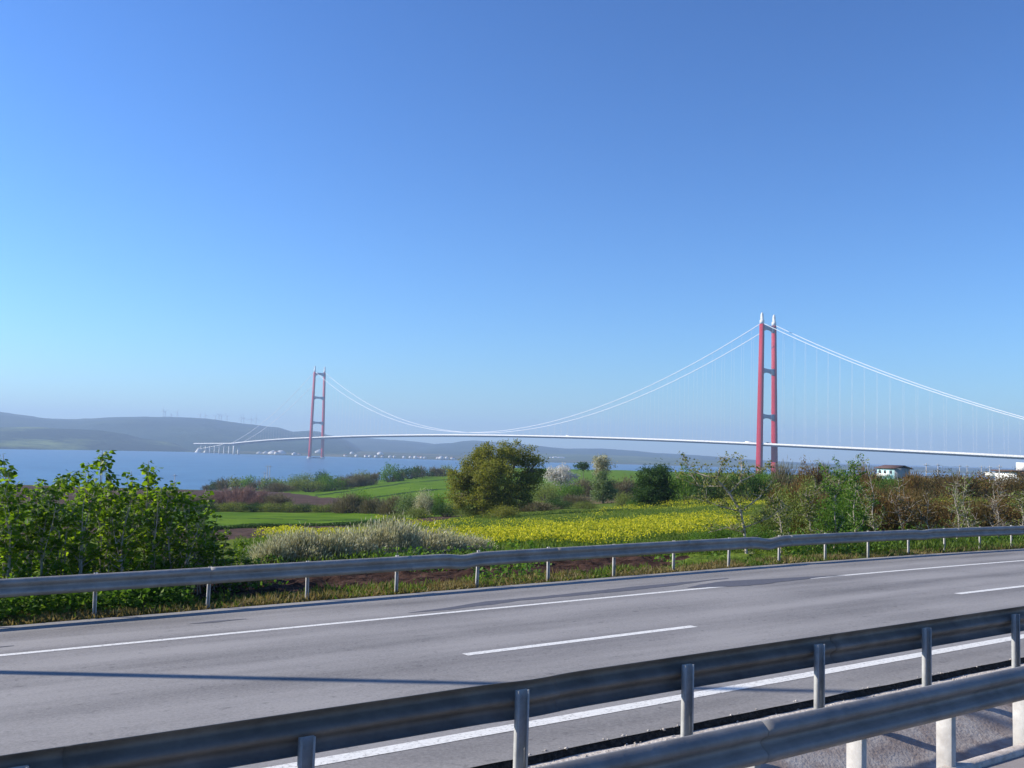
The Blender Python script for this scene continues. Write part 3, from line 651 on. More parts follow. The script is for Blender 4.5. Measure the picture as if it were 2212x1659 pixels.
ordn = ["leftmost", "second from left", "third from left", "fourth from left", "fifth from left", "sixth from left", "seventh from left", "seventh from right", "sixth from right", "fifth from right", "fourth from right", "third from right", "second from right", "rightmost"]
for i, (x, y1, y2) in enumerate(tb):
    turbine(x, y1, y2, 6900, rng.uniform(0, 2), "pale wind turbine on the hazy ridge above the strait, %s" % ordn[i])
M_HW = mat("far_house_white", (0.80, 0.78, 0.74), 0.8); M_HR = mat("far_roof", (0.32, 0.17, 0.12), 0.9); M_HRG = mat("far_roof_grey", (0.55, 0.56, 0.58), 0.8); M_WIN = mat("window_dark", (0.03, 0.035, 0.045), 0.2)
def house(name, p, w, l, h, rz, mw, mr, label, cat="house", group=None, rh=None, parent_parts=True, windows=0):
    t = empty(name, tuple(p), rz); tag(t, label, cat, group)
    wl = MB().box((0, 0, h / 2 - 1), (w, l, h + 2)).build("wall", mw, t)
    rh = rh if rh is not None else w * 0.25; g = MB(); e = 0.6
    g.sweep(np.array([[(-w / 2 - e, y, h - 0.05), (-w / 2 - e, y, h + 0.2), (0, y, h + rh + 0.2), (w / 2 + e, y, h + 0.2), (w / 2 + e, y, h - 0.05)] for y in (-l / 2 - e, l / 2 + e)]))
    g.build("roof", mr, t)
    for k in range(windows):
        MB().box((-w / 2 + w * (k + 0.5) / windows, -l / 2 - 0.02, h * 0.55), (w / windows * 0.4, 0.1, h * 0.3)).build("window", M_WIN, wl)
    return t
def shore_pt(x, Y):
    p = at(x, 985, Y); p[2] = SEA + 2.5; return p
vil = [(560, 4060, 26, 14, 5), (573, 4050, 22, 12, 7), (589, 4040, 34, 20, 8), (598, 4030, 16, 30, 10), (606, 4040, 40, 22, 8), (636, 4010, 20, 12, 6), (646, 4010, 14, 10, 5),
       (746, 4010, 12, 10, 6), (770, 3990, 13, 10, 6), (791, 3990, 14, 11, 7), (799, 4010, 10, 9, 6), (812, 3980, 13, 10, 6), (826, 3990, 12, 10, 6), (843, 3990, 14, 10, 6), (852, 4010, 10, 9, 6), (873, 3980, 10, 9, 6),
       (887, 3985, 13, 12, 8), (897, 3980, 12, 12, 8), (904, 3990, 16, 12, 7), (911, 3985, 13, 14, 8), (918, 4000, 10, 9, 6), (946, 3985, 15, 12, 7), (953, 3980, 22, 13, 8), (965, 3985, 14, 12, 8), (978, 3985, 16, 12, 7),
       (760, 4200, 18, 10, 6), (690, 4300, 40, 16, 6), (821, 4350, 26, 14, 6)]
VN = ["first", "second", "third", "fourth", "fifth", "sixth", "seventh", "eighth", "ninth", "tenth", "eleventh", "twelfth", "thirteenth", "fourteenth", "fifteenth", "sixteenth", "seventeenth", "eighteenth"]
VL = ["leftmost long pale shed on the far shore, right of the bridge piers", "pale shed on the far shore, second right of the bridge piers", "wide pale shed on the far shore, third right of the bridge piers",
      "narrow deep shed between the two widest pale sheds on the far shore", "largest white shed on the far shore between bridge piers and distant tower", "small white building on the far shore, left of the distant tower", "small white building on the far shore, closest to the distant tower's left"]
VL += ["tiny white far-shore house, %s from the left right of the distant tower" % v for v in VN]
VL += ["pale building higher on the slope behind the far village's left end", "long pale building inland directly behind the distant red tower", "pale building highest behind the middle of the far village"]
for i, (x, Y, w, l, h) in enumerate(vil):
    big = w >= 20
    p = shore_pt(x, Y)
    if Y > 4100: p[2] += 10
    lab = VL[i]
    house("house" if not big else "shed", p, w, l, h, rng.uniform(-0.5, 0.5), M_HW, M_HRG if rng.random() < 0.55 else M_HR, lab, "house" if not big else "shed", "sheds on the far shore" if big else "houses of the far village")
for i, x in enumerate((1196, 1201, 1207, 1212, 1217, 1189)):
    p = at(x, 991 + 0.3 * i, 4900); house("house", p, 15, 12, 9, rng.uniform(-0.5, 0.5), M_HW, M_HRG, "tiny white house of the hamlet right of the big tree, %s" % ["second", "third", "fourth", "fifth", "rightmost", "leftmost"][i], "house", "hamlet behind the round tree")

# ------------------------------------------------------------------ foliage tools
def leaf_quads(C, size, droop=0.0, asp=0.6, cup=0.0, dirs=None):
    """one small rhombus per leaf"""
    C = np.asarray(C, float); n = len(C); size = np.broadcast_to(size, (n,))[:, None]
    if dirs is None:
        a = rng.normal(size=(n, 3)); a[:, 2] -= droop
    else: a = dirs + rng.normal(size=(n, 3)) * 0.35
    a /= np.linalg.norm(a, axis=1)[:, None]
    b = np.cross(a, rng.normal(size=(n, 3))); b /= np.linalg.norm(b, axis=1)[:, None]
    V = np.stack([C - a * size * 0.5, C + b * size * asp * 0.5, C + a * size * 0.5, C - b * size * asp * 0.5], 1).reshape(-1, 3)
    return V, np.arange(4 * n).reshape(-1, 4)
def broad_leaves(C, size, dirs, droop=0.6):
    """pointed oval blades folded along the midrib, hanging from their stalks"""
    n = len(C); size = np.broadcast_to(size, (n,))[:, None]
    a = dirs + rng.normal(size=(n, 3)) * 0.35; a[:, 2] -= droop * rng.uniform(0.3, 1.3, n); a /= np.linalg.norm(a, axis=1)[:, None]
    up = np.tile([0, 0, 1.0], (n, 1)) + rng.normal(size=(n, 3)) * 0.45
    b = np.cross(a, up); b /= np.linalg.norm(b, axis=1)[:, None] + 1e-9; c = np.cross(b, a)
    P0 = C; T = C + a * size - c * size * 0.12
    L1 = C + a * size * 0.28 + b * size * 0.42 - c * size * 0.10; L2 = C + a * size * 0.68 + b * size * 0.34 - c * size * 0.16
    R1 = C + a * size * 0.28 - b * size * 0.42 - c * size * 0.10; R2 = C + a * size * 0.68 - b * size * 0.34 - c * size * 0.16
    V = np.stack([P0, L1, L2, T, R2, R1], 1).reshape(-1, 3); k = np.arange(n)[:, None] * 6
    return V, np.concatenate([k + np.array([[0, 1, 2, 3]]), k + np.array([[0, 3, 4, 5]])])
def in_ell(n, c, r, shell=0.45):
    d = rng.normal(size=(n, 3)); d /= np.linalg.norm(d, axis=1)[:, None]
    k = rng.uniform(shell, 1, n)[:, None] ** 0.6
    return np.asarray(c) + d * k * np.asarray(r)

L_MULB = leafmat("sapling_leaf", [(0.045, 0.095, 0.010), (0.10, 0.18, 0.014), (0.23, 0.32, 0.025), (0.07, 0.135, 0.014), (0.15, 0.235, 0.018)], 0.5, (1.8, 1.8, 0.6), 0.45)
L_MULBR = leafmat("olive_sapling_leaf", [(0.084, 0.120, 0.030), (0.156, 0.180, 0.048), (0.240, 0.252, 0.096), (0.120, 0.108, 0.042)], 0.4, (1.7, 1.6, 0.6))
L_OLIVE = leafmat("olive_green_leaf", [(0.083, 0.112, 0.033), (0.150, 0.188, 0.048), (0.240, 0.270, 0.075)], 0.30, (1.6, 1.6, 0.6))
L_TREE = leafmat("crown_leaf", [(0.09, 0.11, 0.020), (0.18, 0.19, 0.038), (0.28, 0.265, 0.065), (0.13, 0.14, 0.032)], 0.36, (1.6, 1.6, 0.6))
L_GREEN = leafmat("fresh_green_leaf", [(0.047, 0.101, 0.016), (0.088, 0.176, 0.027), (0.149, 0.230, 0.041)], 0.35)
L_DARK = leafmat("dark_green_leaf", [(0.022, 0.056, 0.014), (0.042, 0.087, 0.020), (0.070, 0.126, 0.028)], 0.22)
L_PALE = leafmat("grey_green_leaf", [(0.084, 0.126, 0.056), (0.140, 0.196, 0.084), (0.210, 0.252, 0.126)], 0.3)
L_TWIG = leafmat("twiggy_brown", [(0.135, 0.115, 0.061), (0.203, 0.176, 0.101), (0.115, 0.115, 0.041), (0.270, 0.230, 0.162)], 0.2, (1.2, 1.1, 0.9), 0.8)
L_RUST = leafmat("russet_leaf", [(0.120, 0.060, 0.027), (0.210, 0.128, 0.045), (0.150, 0.135, 0.038), (0.090, 0.050, 0.027)], 0.3, (1.6, 1.3, 0.6))
L_PINK = leafmat("pinkish_twig", [(0.250, 0.163, 0.138), (0.338, 0.225, 0.188), (0.188, 0.125, 0.100)], 0.15, (1.2, 1.1, 1.0), 0.8)
L_WHITE = leafmat("white_blossom", [(0.55, 0.52, 0.47), (0.75, 0.72, 0.67), (0.42, 0.39, 0.34)], 0.3, (1.1, 1.1, 1.0))
L_BTHORN = leafmat("blossom_twigs", [(0.30, 0.27, 0.18), (0.550, 0.517, 0.361), (0.154, 0.154, 0.063), (0.748, 0.715, 0.523), (0.220, 0.198, 0.108)], 0.3, (1.2, 1.2, 0.8))
L_YEL = leafmat("yellow_flower", [(0.50, 0.47, 0.035), (0.72, 0.65, 0.05), (0.20, 0.26, 0.03), (0.60, 0.55, 0.04), (0.38, 0.38, 0.035)], 0.45, (1.2, 1.2, 0.5))
L_GRASSG = leafmat("grass_green", [(0.05, 0.09, 0.018), (0.09, 0.14, 0.025), (0.14, 0.18, 0.04)], 0.4)
L_GRASSD = leafmat("grass_dry", [(0.20, 0.16, 0.07), (0.30, 0.24, 0.12), (0.13, 0.13, 0.04), (0.22, 0.15, 0.08)], 0.35, (1.3, 1.2, 0.7))

# ---------------- the big round tree
def lobe_tree(name, label, cat, base, lobes, leaf, bark, nclump, nleaf, lsize, rc, trunk_r, group=None, twig=True, extra=None):
    """lobes: (x, y, Y, half width px, half height px)"""
    t = empty(name, tuple(base)); tag(t, label, cat, group); base = np.asarray(base)
    C = []; cen = []
    tot = sum(l[3] * l[4] for l in lobes)
    for (x, y, Y, hw, hh) in lobes:
        c = at(x, y, Y) - base; rx = hw * Y / FPX; rz = hh * Y / FPX; n = max(3, int(nclump * hw * hh / tot))
        pts = in_ell(n, c, (rx, rx * 0.9, rz), 0.35); cen.append((c, pts)); C.append(pts)
    C = np.concatenate(C)
    P_ = (C[:, None] + rng.normal(size=(len(C), nleaf, 3)) * rc * np.array([1, 1, 0.62]) * rng.uniform(0.6, 1.25, (len(C), 1, 1))).reshape(-1, 3)
    P_ = P_[P_[:, 2] > 0.05]
    mb = MB(); V, F = leaf_quads(P_, rng.uniform(0.6, 1.3, len(P_)) * lsize); mb.add(V, F); mb.build("crown", leaf, t)
    mb = MB(); allc = np.mean([c for c, _ in cen], axis=0); fork = np.array([allc[0] * 0.35, allc[1] * 0.3, max(0.6, allc[2] * 0.35)])
    mb.tube([(0, 0, -0.4), fork * 0.5 + [0.05, 0, 0], fork], [trunk_r * 1.25, trunk_r, trunk_r * 0.8], 9)
    for c, pts in cen:
        mid = (fork + c) / 2 + rng.normal(size=3) * 0.1; mb.tube([fork, mid, c], [trunk_r * 0.55, trunk_r * 0.38, trunk_r * 0.2], 7)
        for p in pts[::max(1, len(pts) // 12)]: mb.tube([mid * 0.4 + c * 0.6, (c + p) / 2 + rng.normal(size=3) * 0.1, p], [trunk_r * 0.2, trunk_r * 0.13, trunk_r * 0.06], 5, cap=False)
    mb.build("trunk", bark, t)
    return t
YT = 108.
lobe_tree("tree", "large broad round-crowned olive-green tree in the middle, taller than everything around it", "tree", G(1078, YT), [
    (1072, 985, YT, 48, 32), (1120, 983, YT + 1, 34, 28), (1150, 1012, YT + 1, 26, 34), (1030, 1010, YT, 32, 32), (996, 1030, YT - 1, 30, 28), (1000, 1068, YT, 32, 32), (1032, 1046, YT - 1, 34, 28), (1060, 1006, YT - 1, 34, 26),
    (1070, 1030, YT - 3, 50, 36), (1128, 1045, YT, 44, 30), (1050, 1072, YT - 2, 48, 28), (1040, 1100, YT - 1, 30, 18), (1105, 1075, YT - 2, 46, 24), (1085, 1098, YT - 3, 30, 20)],
    L_TREE, M_BARK, 460, 130, 0.19, 0.42, 0.42)
lobe_tree("blossom_tree", "round white blossoming tree on the slope just right of the big round tree", "tree", G(1213, 190), [(1210, 1022, 190, 27, 19), (1225, 1034, 190, 22, 14), (1198, 1030, 191, 18, 16)], L_WHITE, M_BARK, 90, 60, 0.30, 0.5, 0.2)
lobe_tree("blossom_tree", "tall greyish-white blossoming tree poking up above the grey-green conical bush", "tree", G(1300, 152), [(1299, 997, 152, 13, 14), (1304, 1010, 152, 15, 12), (1298, 1022, 152, 9, 12), (1300, 1040, 152, 9, 14)], L_BTHORN, M_BARK, 70, 60, 0.24, 0.40, 0.15)
lobe_tree("conical_bush", "grey-green cone-shaped bush under the tall greyish blossom tree", "bush", G(1303, 140), [(1302, 1030, 140, 12, 14), (1302, 1048, 140, 22, 18), (1306, 1068, 140, 33, 18)], L_PALE, M_BARK, 80, 90, 0.22, 0.42, 0.15)
lobe_tree("bush", "dense dark green rounded bush at the far edge of the yellow flowers", "bush", G(1412, 112), [(1412, 1035, 112, 34, 28), (1394, 1058, 112, 22, 26), (1435, 1055, 112, 26, 28), (1392, 1078, 112, 24, 14), (1430, 1080, 112, 28, 14), (1410, 1070, 111, 30, 20), (1425, 1020, 113, 22, 14)], L_DARK, M_BARK, 190, 150, 0.17, 0.42, 0.2)
lobe_tree("bush", "small dark round bush behind the white blossom tree near the water", "bush", G(1262, 300), [(1258, 1008, 300, 14, 8)], L_DARK, M_BARK, 24, 50, 0.45, 0.7, 0.15)

# ---------------- shrubs from shared meshes
def shrub_mesh(n, lsize, kind, seed, droop=0.0):
    g = np.random.default_rng(seed); mb = MB()
    nc = 26
    d = g.normal(size=(nc, 3)); d[:, 2] = np.abs(d[:, 2]) * 0.9; d /= np.linalg.norm(d, axis=1)[:, None]
    C = d * g.uniform(0.35, 0.88, (nc, 1)) ** 0.7 * np.array([0.85, 0.85, 0.75]) + [0, 0, 0.12]
    k = g.integers(0, nc, n); P_ = C[k] + g.normal(size=(n, 3)) * np.array([0.16, 0.16, 0.12]); P_[:, 2] = np.abs(P_[:, 2])
    if kind == 'leaf': V, F = leaf_quads(P_, g.uniform(0.6, 1.3, n) * lsize)
    else:
        out = P_ - np.array([0, 0, -0.15]); out /= np.linalg.norm(out, axis=1)[:, None]; V, F = leaf_quads(P_, g.uniform(1.5, 3.6, n) * lsize, asp=0.20 if kind == 'spike' else 0.13, dirs=out + [0, 0, 0.5])
    mb.add(V, F); crown = mb.mesh("crown", L_OLIVE)
    mb = MB()
    for q in C[:18]: mb.tube([(q[0] * 0.08, q[1] * 0.08, -0.1), q * 0.5 + [0, 0, -0.02], q * 1.0], [0.03, 0.018, 0.006], 4, cap=False)
    return crown, mb.mesh("stem", M_BARK)
L_SCRUB = leafmat("scrub_leaf", [(0.12, 0.075, 0.03), (0.17, 0.13, 0.05), (0.09, 0.085, 0.03), (0.20, 0.13, 0.06)], 0.3, (1.5, 1.2, 0.6))
SH = {}
SH['spike', 'near'] = [shrub_mesh(7000, 0.042, 'spike', 400 + i) for i in range(3)]
for kind in ('leaf', 'twig'):
    SH[kind, 'far'] = [shrub_mesh(1500, 0.085, kind, 100 + i) for i in range(3)]
    SH[kind, 'mid'] = [shrub_mesh(4500, 0.055, kind, 200 + i) for i in range(3)]
    SH[kind, 'near'] = [shrub_mesh(10000, 0.042, kind, 300 + i) for i in range(3)]
shc = [0]
def shrub(name, label, cat, x, ytop, Y, wpx, leaf, kind='leaf', lod='far', group=None, ybase=None, bark=None, loc=None):
    p = G(x, Y) if loc is None else loc
    if x > 1830 and leaf in (L_OLIVE, L_TWIG): leaf = L_SCRUB
    top = at(x, ytop, Y)[2]; h = max(0.4, top - p[2]); w = wpx * Y / FPX / 2
    cm, sm = SH[kind, lod][shc[0] % 3]; shc[0] += 1
    o = empty(name, (p[0], p[1], p[2] - 0.05), rng.uniform(0, 6.28)); o.scale = (w, w * rng.uniform(0.85, 1.1), h / 0.80)
    tag(o, label, cat, group)
    c = link_mesh("crown", cm, o); c.material_slots[0].link = 'OBJECT'; c.material_slots[0].material = leaf
    s_ = link_mesh("stem", sm, o)
    if bark: s_.material_slots[0].link = 'OBJECT'; s_.material_slots[0].material = bark
    return o
# the belt of shrubs along the top of the slope, left to right
belt = [(452, 1046, 440, 26, L_TWIG, 'twig', "low brown shrub at the left end of the belt, against the water"), (470, 1036, 435, 34, L_DARK, 'leaf', "dark green shrub near the left end of the belt above the ploughed field"),
    (492, 1034, 430, 40, L_TWIG, 'twig', "brownish twiggy shrub in the belt above the ploughed field's left part"), (518, 1030, 425, 44, L_OLIVE, 'leaf', "olive shrub in the belt, above the pinkish thicket"), (536, 1029, 420, 34, L_GREEN, 'leaf', "yellow-green shrub just left of the pair of utility poles"),
    (556, 1036, 410, 32, L_TWIG, 'twig', "brown bush at the foot of the utility pole pair"), (590, 1030, 400, 50, L_PALE, 'leaf', "grey-green rounded shrub right of the utility pole pair"), (618, 1040, 380, 40, L_PALE, 'leaf', "pale low shrub before the grey-green rounded one"),
    (650, 1024, 385, 62, L_PALE, 'leaf', "wide grey-green dome-shaped shrub at the left edge of the sloping green field"), (668, 1036, 350, 60, L_OLIVE, 'leaf', "olive mound of brush nearest the sloping field's left corner"), (697, 1016, 380, 36, L_DARK, 'leaf', "dark round bush standing a little higher in the belt"),
    (712, 1026, 355, 62, L_GREEN, 'leaf', "bright green large shrub in the middle of the belt"), (740, 1032, 365, 46, L_TWIG, 'twig', "bare brown shrub right of the bright green one"), (765, 1024, 385, 52, L_TWIG, 'twig', "bare brown broad shrub under the pale green tuft"),
    (778, 1016, 400, 34, L_OLIVE, 'leaf', "pale green tufted shrub left of the round green tree"), (800, 1020, 405, 34, L_TWIG, 'twig', "brown shrub directly left of the round green tree"), (843, 1004, 430, 40, L_GREEN, 'leaf', "round fresh green small tree standing out above the belt"),
    (862, 1016, 435, 26, L_TWIG, 'twig', "low dull shrub between the round green tree and the dark clump"), (884, 1006, 460, 40, L_DARK, 'leaf', "dark green clump on the skyline right of the round green tree"), (903, 1009, 480, 30, L_TWIG, 'twig', "purplish brown shrub right of the dark green skyline clump"),
    (925, 1012, 500, 30, L_DARK, 'leaf', "small dark shrub on the field edge left of the big tree"), (945, 1009, 500, 28, L_TWIG, 'twig', "brown shrub on the field edge, second from the big tree"), (962, 1006, 510, 30, L_OLIVE, 'leaf', "olive shrub on the field edge beside the big tree's crown"),
    (605, 1044, 345, 60, L_TWIG, 'twig', "low brown brush in front of the grey-green rounded shrub")]
for x, y, Y, w, lf, kd, lab in belt: shrub("shrub", lab, "shrub", x, y, Y, w * 1.5, lf, kd, 'mid' if Y < 400 else 'far', "shrubs along the top of the slope")
# hedge below the ploughed field
hd = [(320, 1086), (362, 1084), (400, 1086), (438, 1083), (476, 1085), (512, 1084), (550, 1086), (588, 1084), (626, 1085), (664, 1087), (700, 1088), (734, 1088)]
hl = ["leftmost", "second from left", "third from left", "fourth from left", "fifth from left", "sixth from left", "sixth from right", "fifth from right", "fourth from right", "third from right", "second from right", "rightmost"]
for i, (x, y) in enumerate(hd):
    shrub("hedge_shrub", "dark low shrub of the hedge between green strip and ploughed field, %s" % hl[i], "shrub", x, y, 146 + rng.uniform(-1, 1), 72, L_OLIVE if i % 3 else L_DARK, 'leaf', 'mid', "hedge between the fields")
th = [(480, 1058, 185, 50, L_PINK, 'twig', 'mid', "pinkish brown twiggy thicket on the ploughed field, left one"), (520, 1050, 180, 56, L_PINK, 'twig', 'mid', "pinkish brown twiggy thicket on the ploughed field, tallest one"), (560, 1060, 178, 50, L_PINK, 'twig', 'mid', "pinkish brown twiggy thicket on the ploughed field, right of the tallest"),
    (600, 1068, 172, 50, L_TWIG, 'twig', 'mid', "greyish twiggy bush beside the hedge, right of the pink thicket"), (430, 1070, 170, 60, L_TWIG, 'twig', 'mid', "brown twiggy bush behind the green saplings' right end"),
    (752, 1068, 140, 62, L_TWIG, 'twig', 'mid', "brown bare bush at the right end of the hedge"), (786, 1062, 142, 40, L_GREEN, 'leaf', 'mid', "yellow-green bush rising between two brown bushes"), (806, 1074, 136, 56, L_TWIG, 'twig', 'mid', "dark brown bare bush right of the yellow-green one"),
    (850, 1072, 128, 60, L_TWIG, 'twig', 'mid', "greyish purple bare bush left of the white-flowering bush"), (890, 1066, 124, 60, L_PALE, 'leaf', 'mid', "pale green bush under white blossom, left of the big tree"), (932, 1076, 122, 40, L_TWIG, 'twig', 'mid', "grey twiggy bush between blossom bush and the big tree"),
    (948, 1066, 120, 26, L_GREEN, 'leaf', 'mid', "narrow bright green bush touching the big tree's left side"), (965, 1088, 112, 56, L_DARK, 'leaf', 'mid', "dark bush at the foot of the big tree, left side"), (905, 1095, 112, 60, L_OLIVE, 'leaf', 'mid', "low olive bush with yellow flowers below the white-flowering bush"),
    (850, 1108, 106, 50, L_OLIVE, 'leaf', 'mid', "low yellowish bush at the right end of the green strip"), (1020, 1096, 108, 60, L_OLIVE, 'leaf', 'mid', "shaded bush directly under the big tree's left crown"), (1085, 1090, 100, 60, L_TREE, 'leaf', 'mid', "grey-olive bush before the big tree's trunk"),
    (1150, 1082, 118, 80, L_TWIG, 'twig', 'mid', "dark brown bush at the foot of the big tree, right side"), (1205, 1078, 125, 56, L_DARK, 'leaf', 'mid', "dark green bush below the round white blossom tree"), (1245, 1068, 135, 56, L_TWIG, 'twig', 'mid', "brown twiggy bush left of the conical bush"),
    (1262, 1082, 122, 50, L_OLIVE, 'leaf', 'mid', "olive low bush in front of the brown twiggy one"), (1230, 1044, 175, 60, L_GREEN, 'leaf', 'mid', "fresh green bush right below the white blossom tree"), (1265, 1034, 200, 50, L_TWIG, 'twig', 'mid', "brown bush on the slope right of the white blossom tree"),
    (1180, 1050, 170, 50, L_OLIVE, 'leaf', 'mid', "olive bush half hidden by the big tree's right side"), (1345, 1035, 170, 60, L_TWIG, 'twig', 'mid', "grey-brown shrub between conical bush and dark green bush"), (1350, 1062, 125, 48, L_OLIVE, 'leaf', 'mid', "olive shrub touching the dark green bush's left side"), (1372, 1078, 112, 40, L_GREEN, 'leaf', 'mid', "low green bush at the left foot of the dark green bush"),
    (1480, 1012, 110, 60, L_GREEN, 'leaf', 'mid', "green tall shrub right behind the dark green bush"), (1525, 1018, 106, 70, L_DARK, 'leaf', 'mid', "dark shrub behind the pale fruit sapling's crown"), (1570, 1016, 106, 66, L_OLIVE, 'leaf', 'mid', "olive shrub behind the pale fruit sapling's right side"),
    (1612, 1014, 104, 60, L_DARK, 'leaf', 'mid', "dark green shrub below the nearer tower's left leg"), (1650, 1012, 104, 52, L_GREEN, 'leaf', 'mid', "green shrub covering the nearer tower's feet"),
    (1690, 1006, 108, 60, L_TWIG, 'twig', 'mid', "brown bare shrub right of the nearer tower's feet"), (1738, 1002, 112, 50, L_RUST, 'leaf', 'mid', "russet shrub with rounded top, first right of the nearer tower"), (1778, 1004, 112, 54, L_RUST, 'twig', 'mid', "russet twiggy shrub, second right of the nearer tower"), (1815, 1014, 108, 60, L_OLIVE, 'leaf', 'mid', "olive shrub behind the tall pale-barked sapling"),
    (1865, 1014, 106, 66, L_RUST, 'twig', 'mid', "russet thicket shrub left of the turquoise house"), (1915, 1028, 104, 70, L_GREEN, 'leaf', 'mid', "green shrub below the turquoise house"), (1965, 1024, 110, 70, L_RUST, 'twig', 'mid', "russet shrub below the turquoise house's shaded side"), (2020, 1020, 116, 76, L_OLIVE, 'leaf', 'mid', "olive shrub right of the pale concrete pole"),
    (2075, 1022, 112, 76, L_TWIG, 'twig', 'mid', "brown twiggy shrub between the pole and the far right house"), (2130, 1022, 112, 76, L_RUST, 'leaf', 'mid', "russet shrub left below the far right house"), (2185, 1022, 110, 80, L_OLIVE, 'leaf', 'mid', "olive shrub directly below the far right house"), (2245, 1020, 108, 90, L_TWIG, 'twig', 'mid', "brown shrub at the right frame edge below the far right house")]
for x, y, Y, w, lf, kd, lod, lab in th: shrub("bush", lab, "bush", x, y, Y, w * 1.4, lf, kd, lod, "bushes around the fields")
o = shrub("blossom_bush", "white-flowering bush left of the big tree, above the green strip", "bush", 915, 1060, 121, 60, L_BTHORN, 'leaf', 'mid')
o = shrub("blossom_bush", "tiny white-flowering bush at the left edge of the ploughed field", "bush", 496, 1052, 400, 10, L_WHITE, 'leaf', 'far')
shrub("shrub", "brush on the skyline behind the right-hand thicket", "shrub", 2060, 1028, 260, 120, L_OLIVE, 'leaf', 'mid'); shrub("shrub", "russet brush on the skyline just right of the turquoise house", "shrub", 1985, 1030, 250, 80, L_RUST, 'twig', 'mid')

# near thicket behind the rail on the right
nt_ = [(1700, 1082, 42, 90, L_OLIVE, 'leaf', "low olive bush behind the far guardrail below the russet shrubs"), (1760, 1086, 42, 90, L_RUST, 'twig', "low russet bush behind the guardrail, left of the tall pale-barked sapling"), (1815, 1070, 40, 100, L_GREEN, 'leaf', "green leafy bush at the foot of the tall pale-barked sapling"),
    (1870, 1080, 42, 90, L_RUST, 'leaf', "russet low bush below the turquoise house, just behind the guardrail"), (1925, 1088, 42, 96, L_RUST, 'twig', "russet twiggy bush behind the guardrail, right below the turquoise house"), (1985, 1092, 44, 96, L_OLIVE, 'leaf', "olive low bush behind the guardrail beneath the pale concrete pole"),
    (2045, 1096, 44, 100, L_RUST, 'leaf', "russet low bush left of the forked pale trunk"), (2105, 1098, 46, 100, L_TWIG, 'twig', "brown low bush around the forked pale trunk's foot"), (2165, 1096, 46, 100, L_RUST, 'leaf', "russet low bush right of the forked pale trunk"), (2225, 1094, 48, 110, L_OLIVE, 'leaf', "low bush behind the guardrail at the right frame edge"),
    (1655, 1100, 38, 80, L_OLIVE, 'leaf', "low olive bush behind the guardrail right of the fruit sapling's stem"), (1540, 1140, 33, 90, L_GREEN, 'leaf', "low leafy weeds bush left of the fruit sapling's stem"), (1640, 1140, 33, 80, L_GREEN, 'leaf', "low leafy green bush right of the fruit sapling's stem")]
for x, y, Y, w, lf, kd, lab in nt_: shrub("bush", lab, "bush", x, y - (16 if x > 1680 else 0), Y, w * 1.6, lf, kd, 'near', "low bushes behind the far guardrail")
mt_ = [(1700, 1052, 64, "first"), (1745, 1046, 66, "second"), (1792, 1050, 62, "third"), (1838, 1046, 66, "fourth"), (1884, 1050, 62, "fifth"), (1930, 1056, 66, "sixth"), (1975, 1062, 64, "seventh"), (2018, 1084, 58, "eighth"), (2064, 1088, 56, "ninth"), (2110, 1090, 58, "tenth"), (2158, 1090, 56, "eleventh"), (2206, 1090, 58, "twelfth")]
for i, (x, y, Y, lab) in enumerate(mt_):
    shrub("bush", "%s from the left of the dense russet and olive bushes behind the young trees" % lab, "bush", x, y, Y, 100, (L_RUST, L_OLIVE, L_TWIG, L_RUST)[i % 4], 'leaf' if i % 2 else 'twig', 'near', "bushes behind the young trees")
# blackthorn hedge left of centre
bt = [(590, 1172, 31, 90, "leftmost"), (650, 1160, 31.5, 110, "second from left"), (715, 1154, 32, 110, "third from left"), (780, 1150, 33, 120, "fourth from left"), (845, 1138, 34, 120, "tallest, in the middle"), (905, 1148, 35, 120, "third from right"), (960, 1158, 36, 110, "second from right"), (1015, 1170, 37, 90, "rightmost")]
for x, y, Y, w, lab in bt:
    shrub("blackthorn_bush", "greyish-white flowering thorn bush behind the far guardrail, %s of the hedge" % lab, "bush", x, y - 12, Y, w * 1.35, L_BTHORN, 'spike', 'near', "white thorn hedge behind the guardrail", bark=M_BARKP)

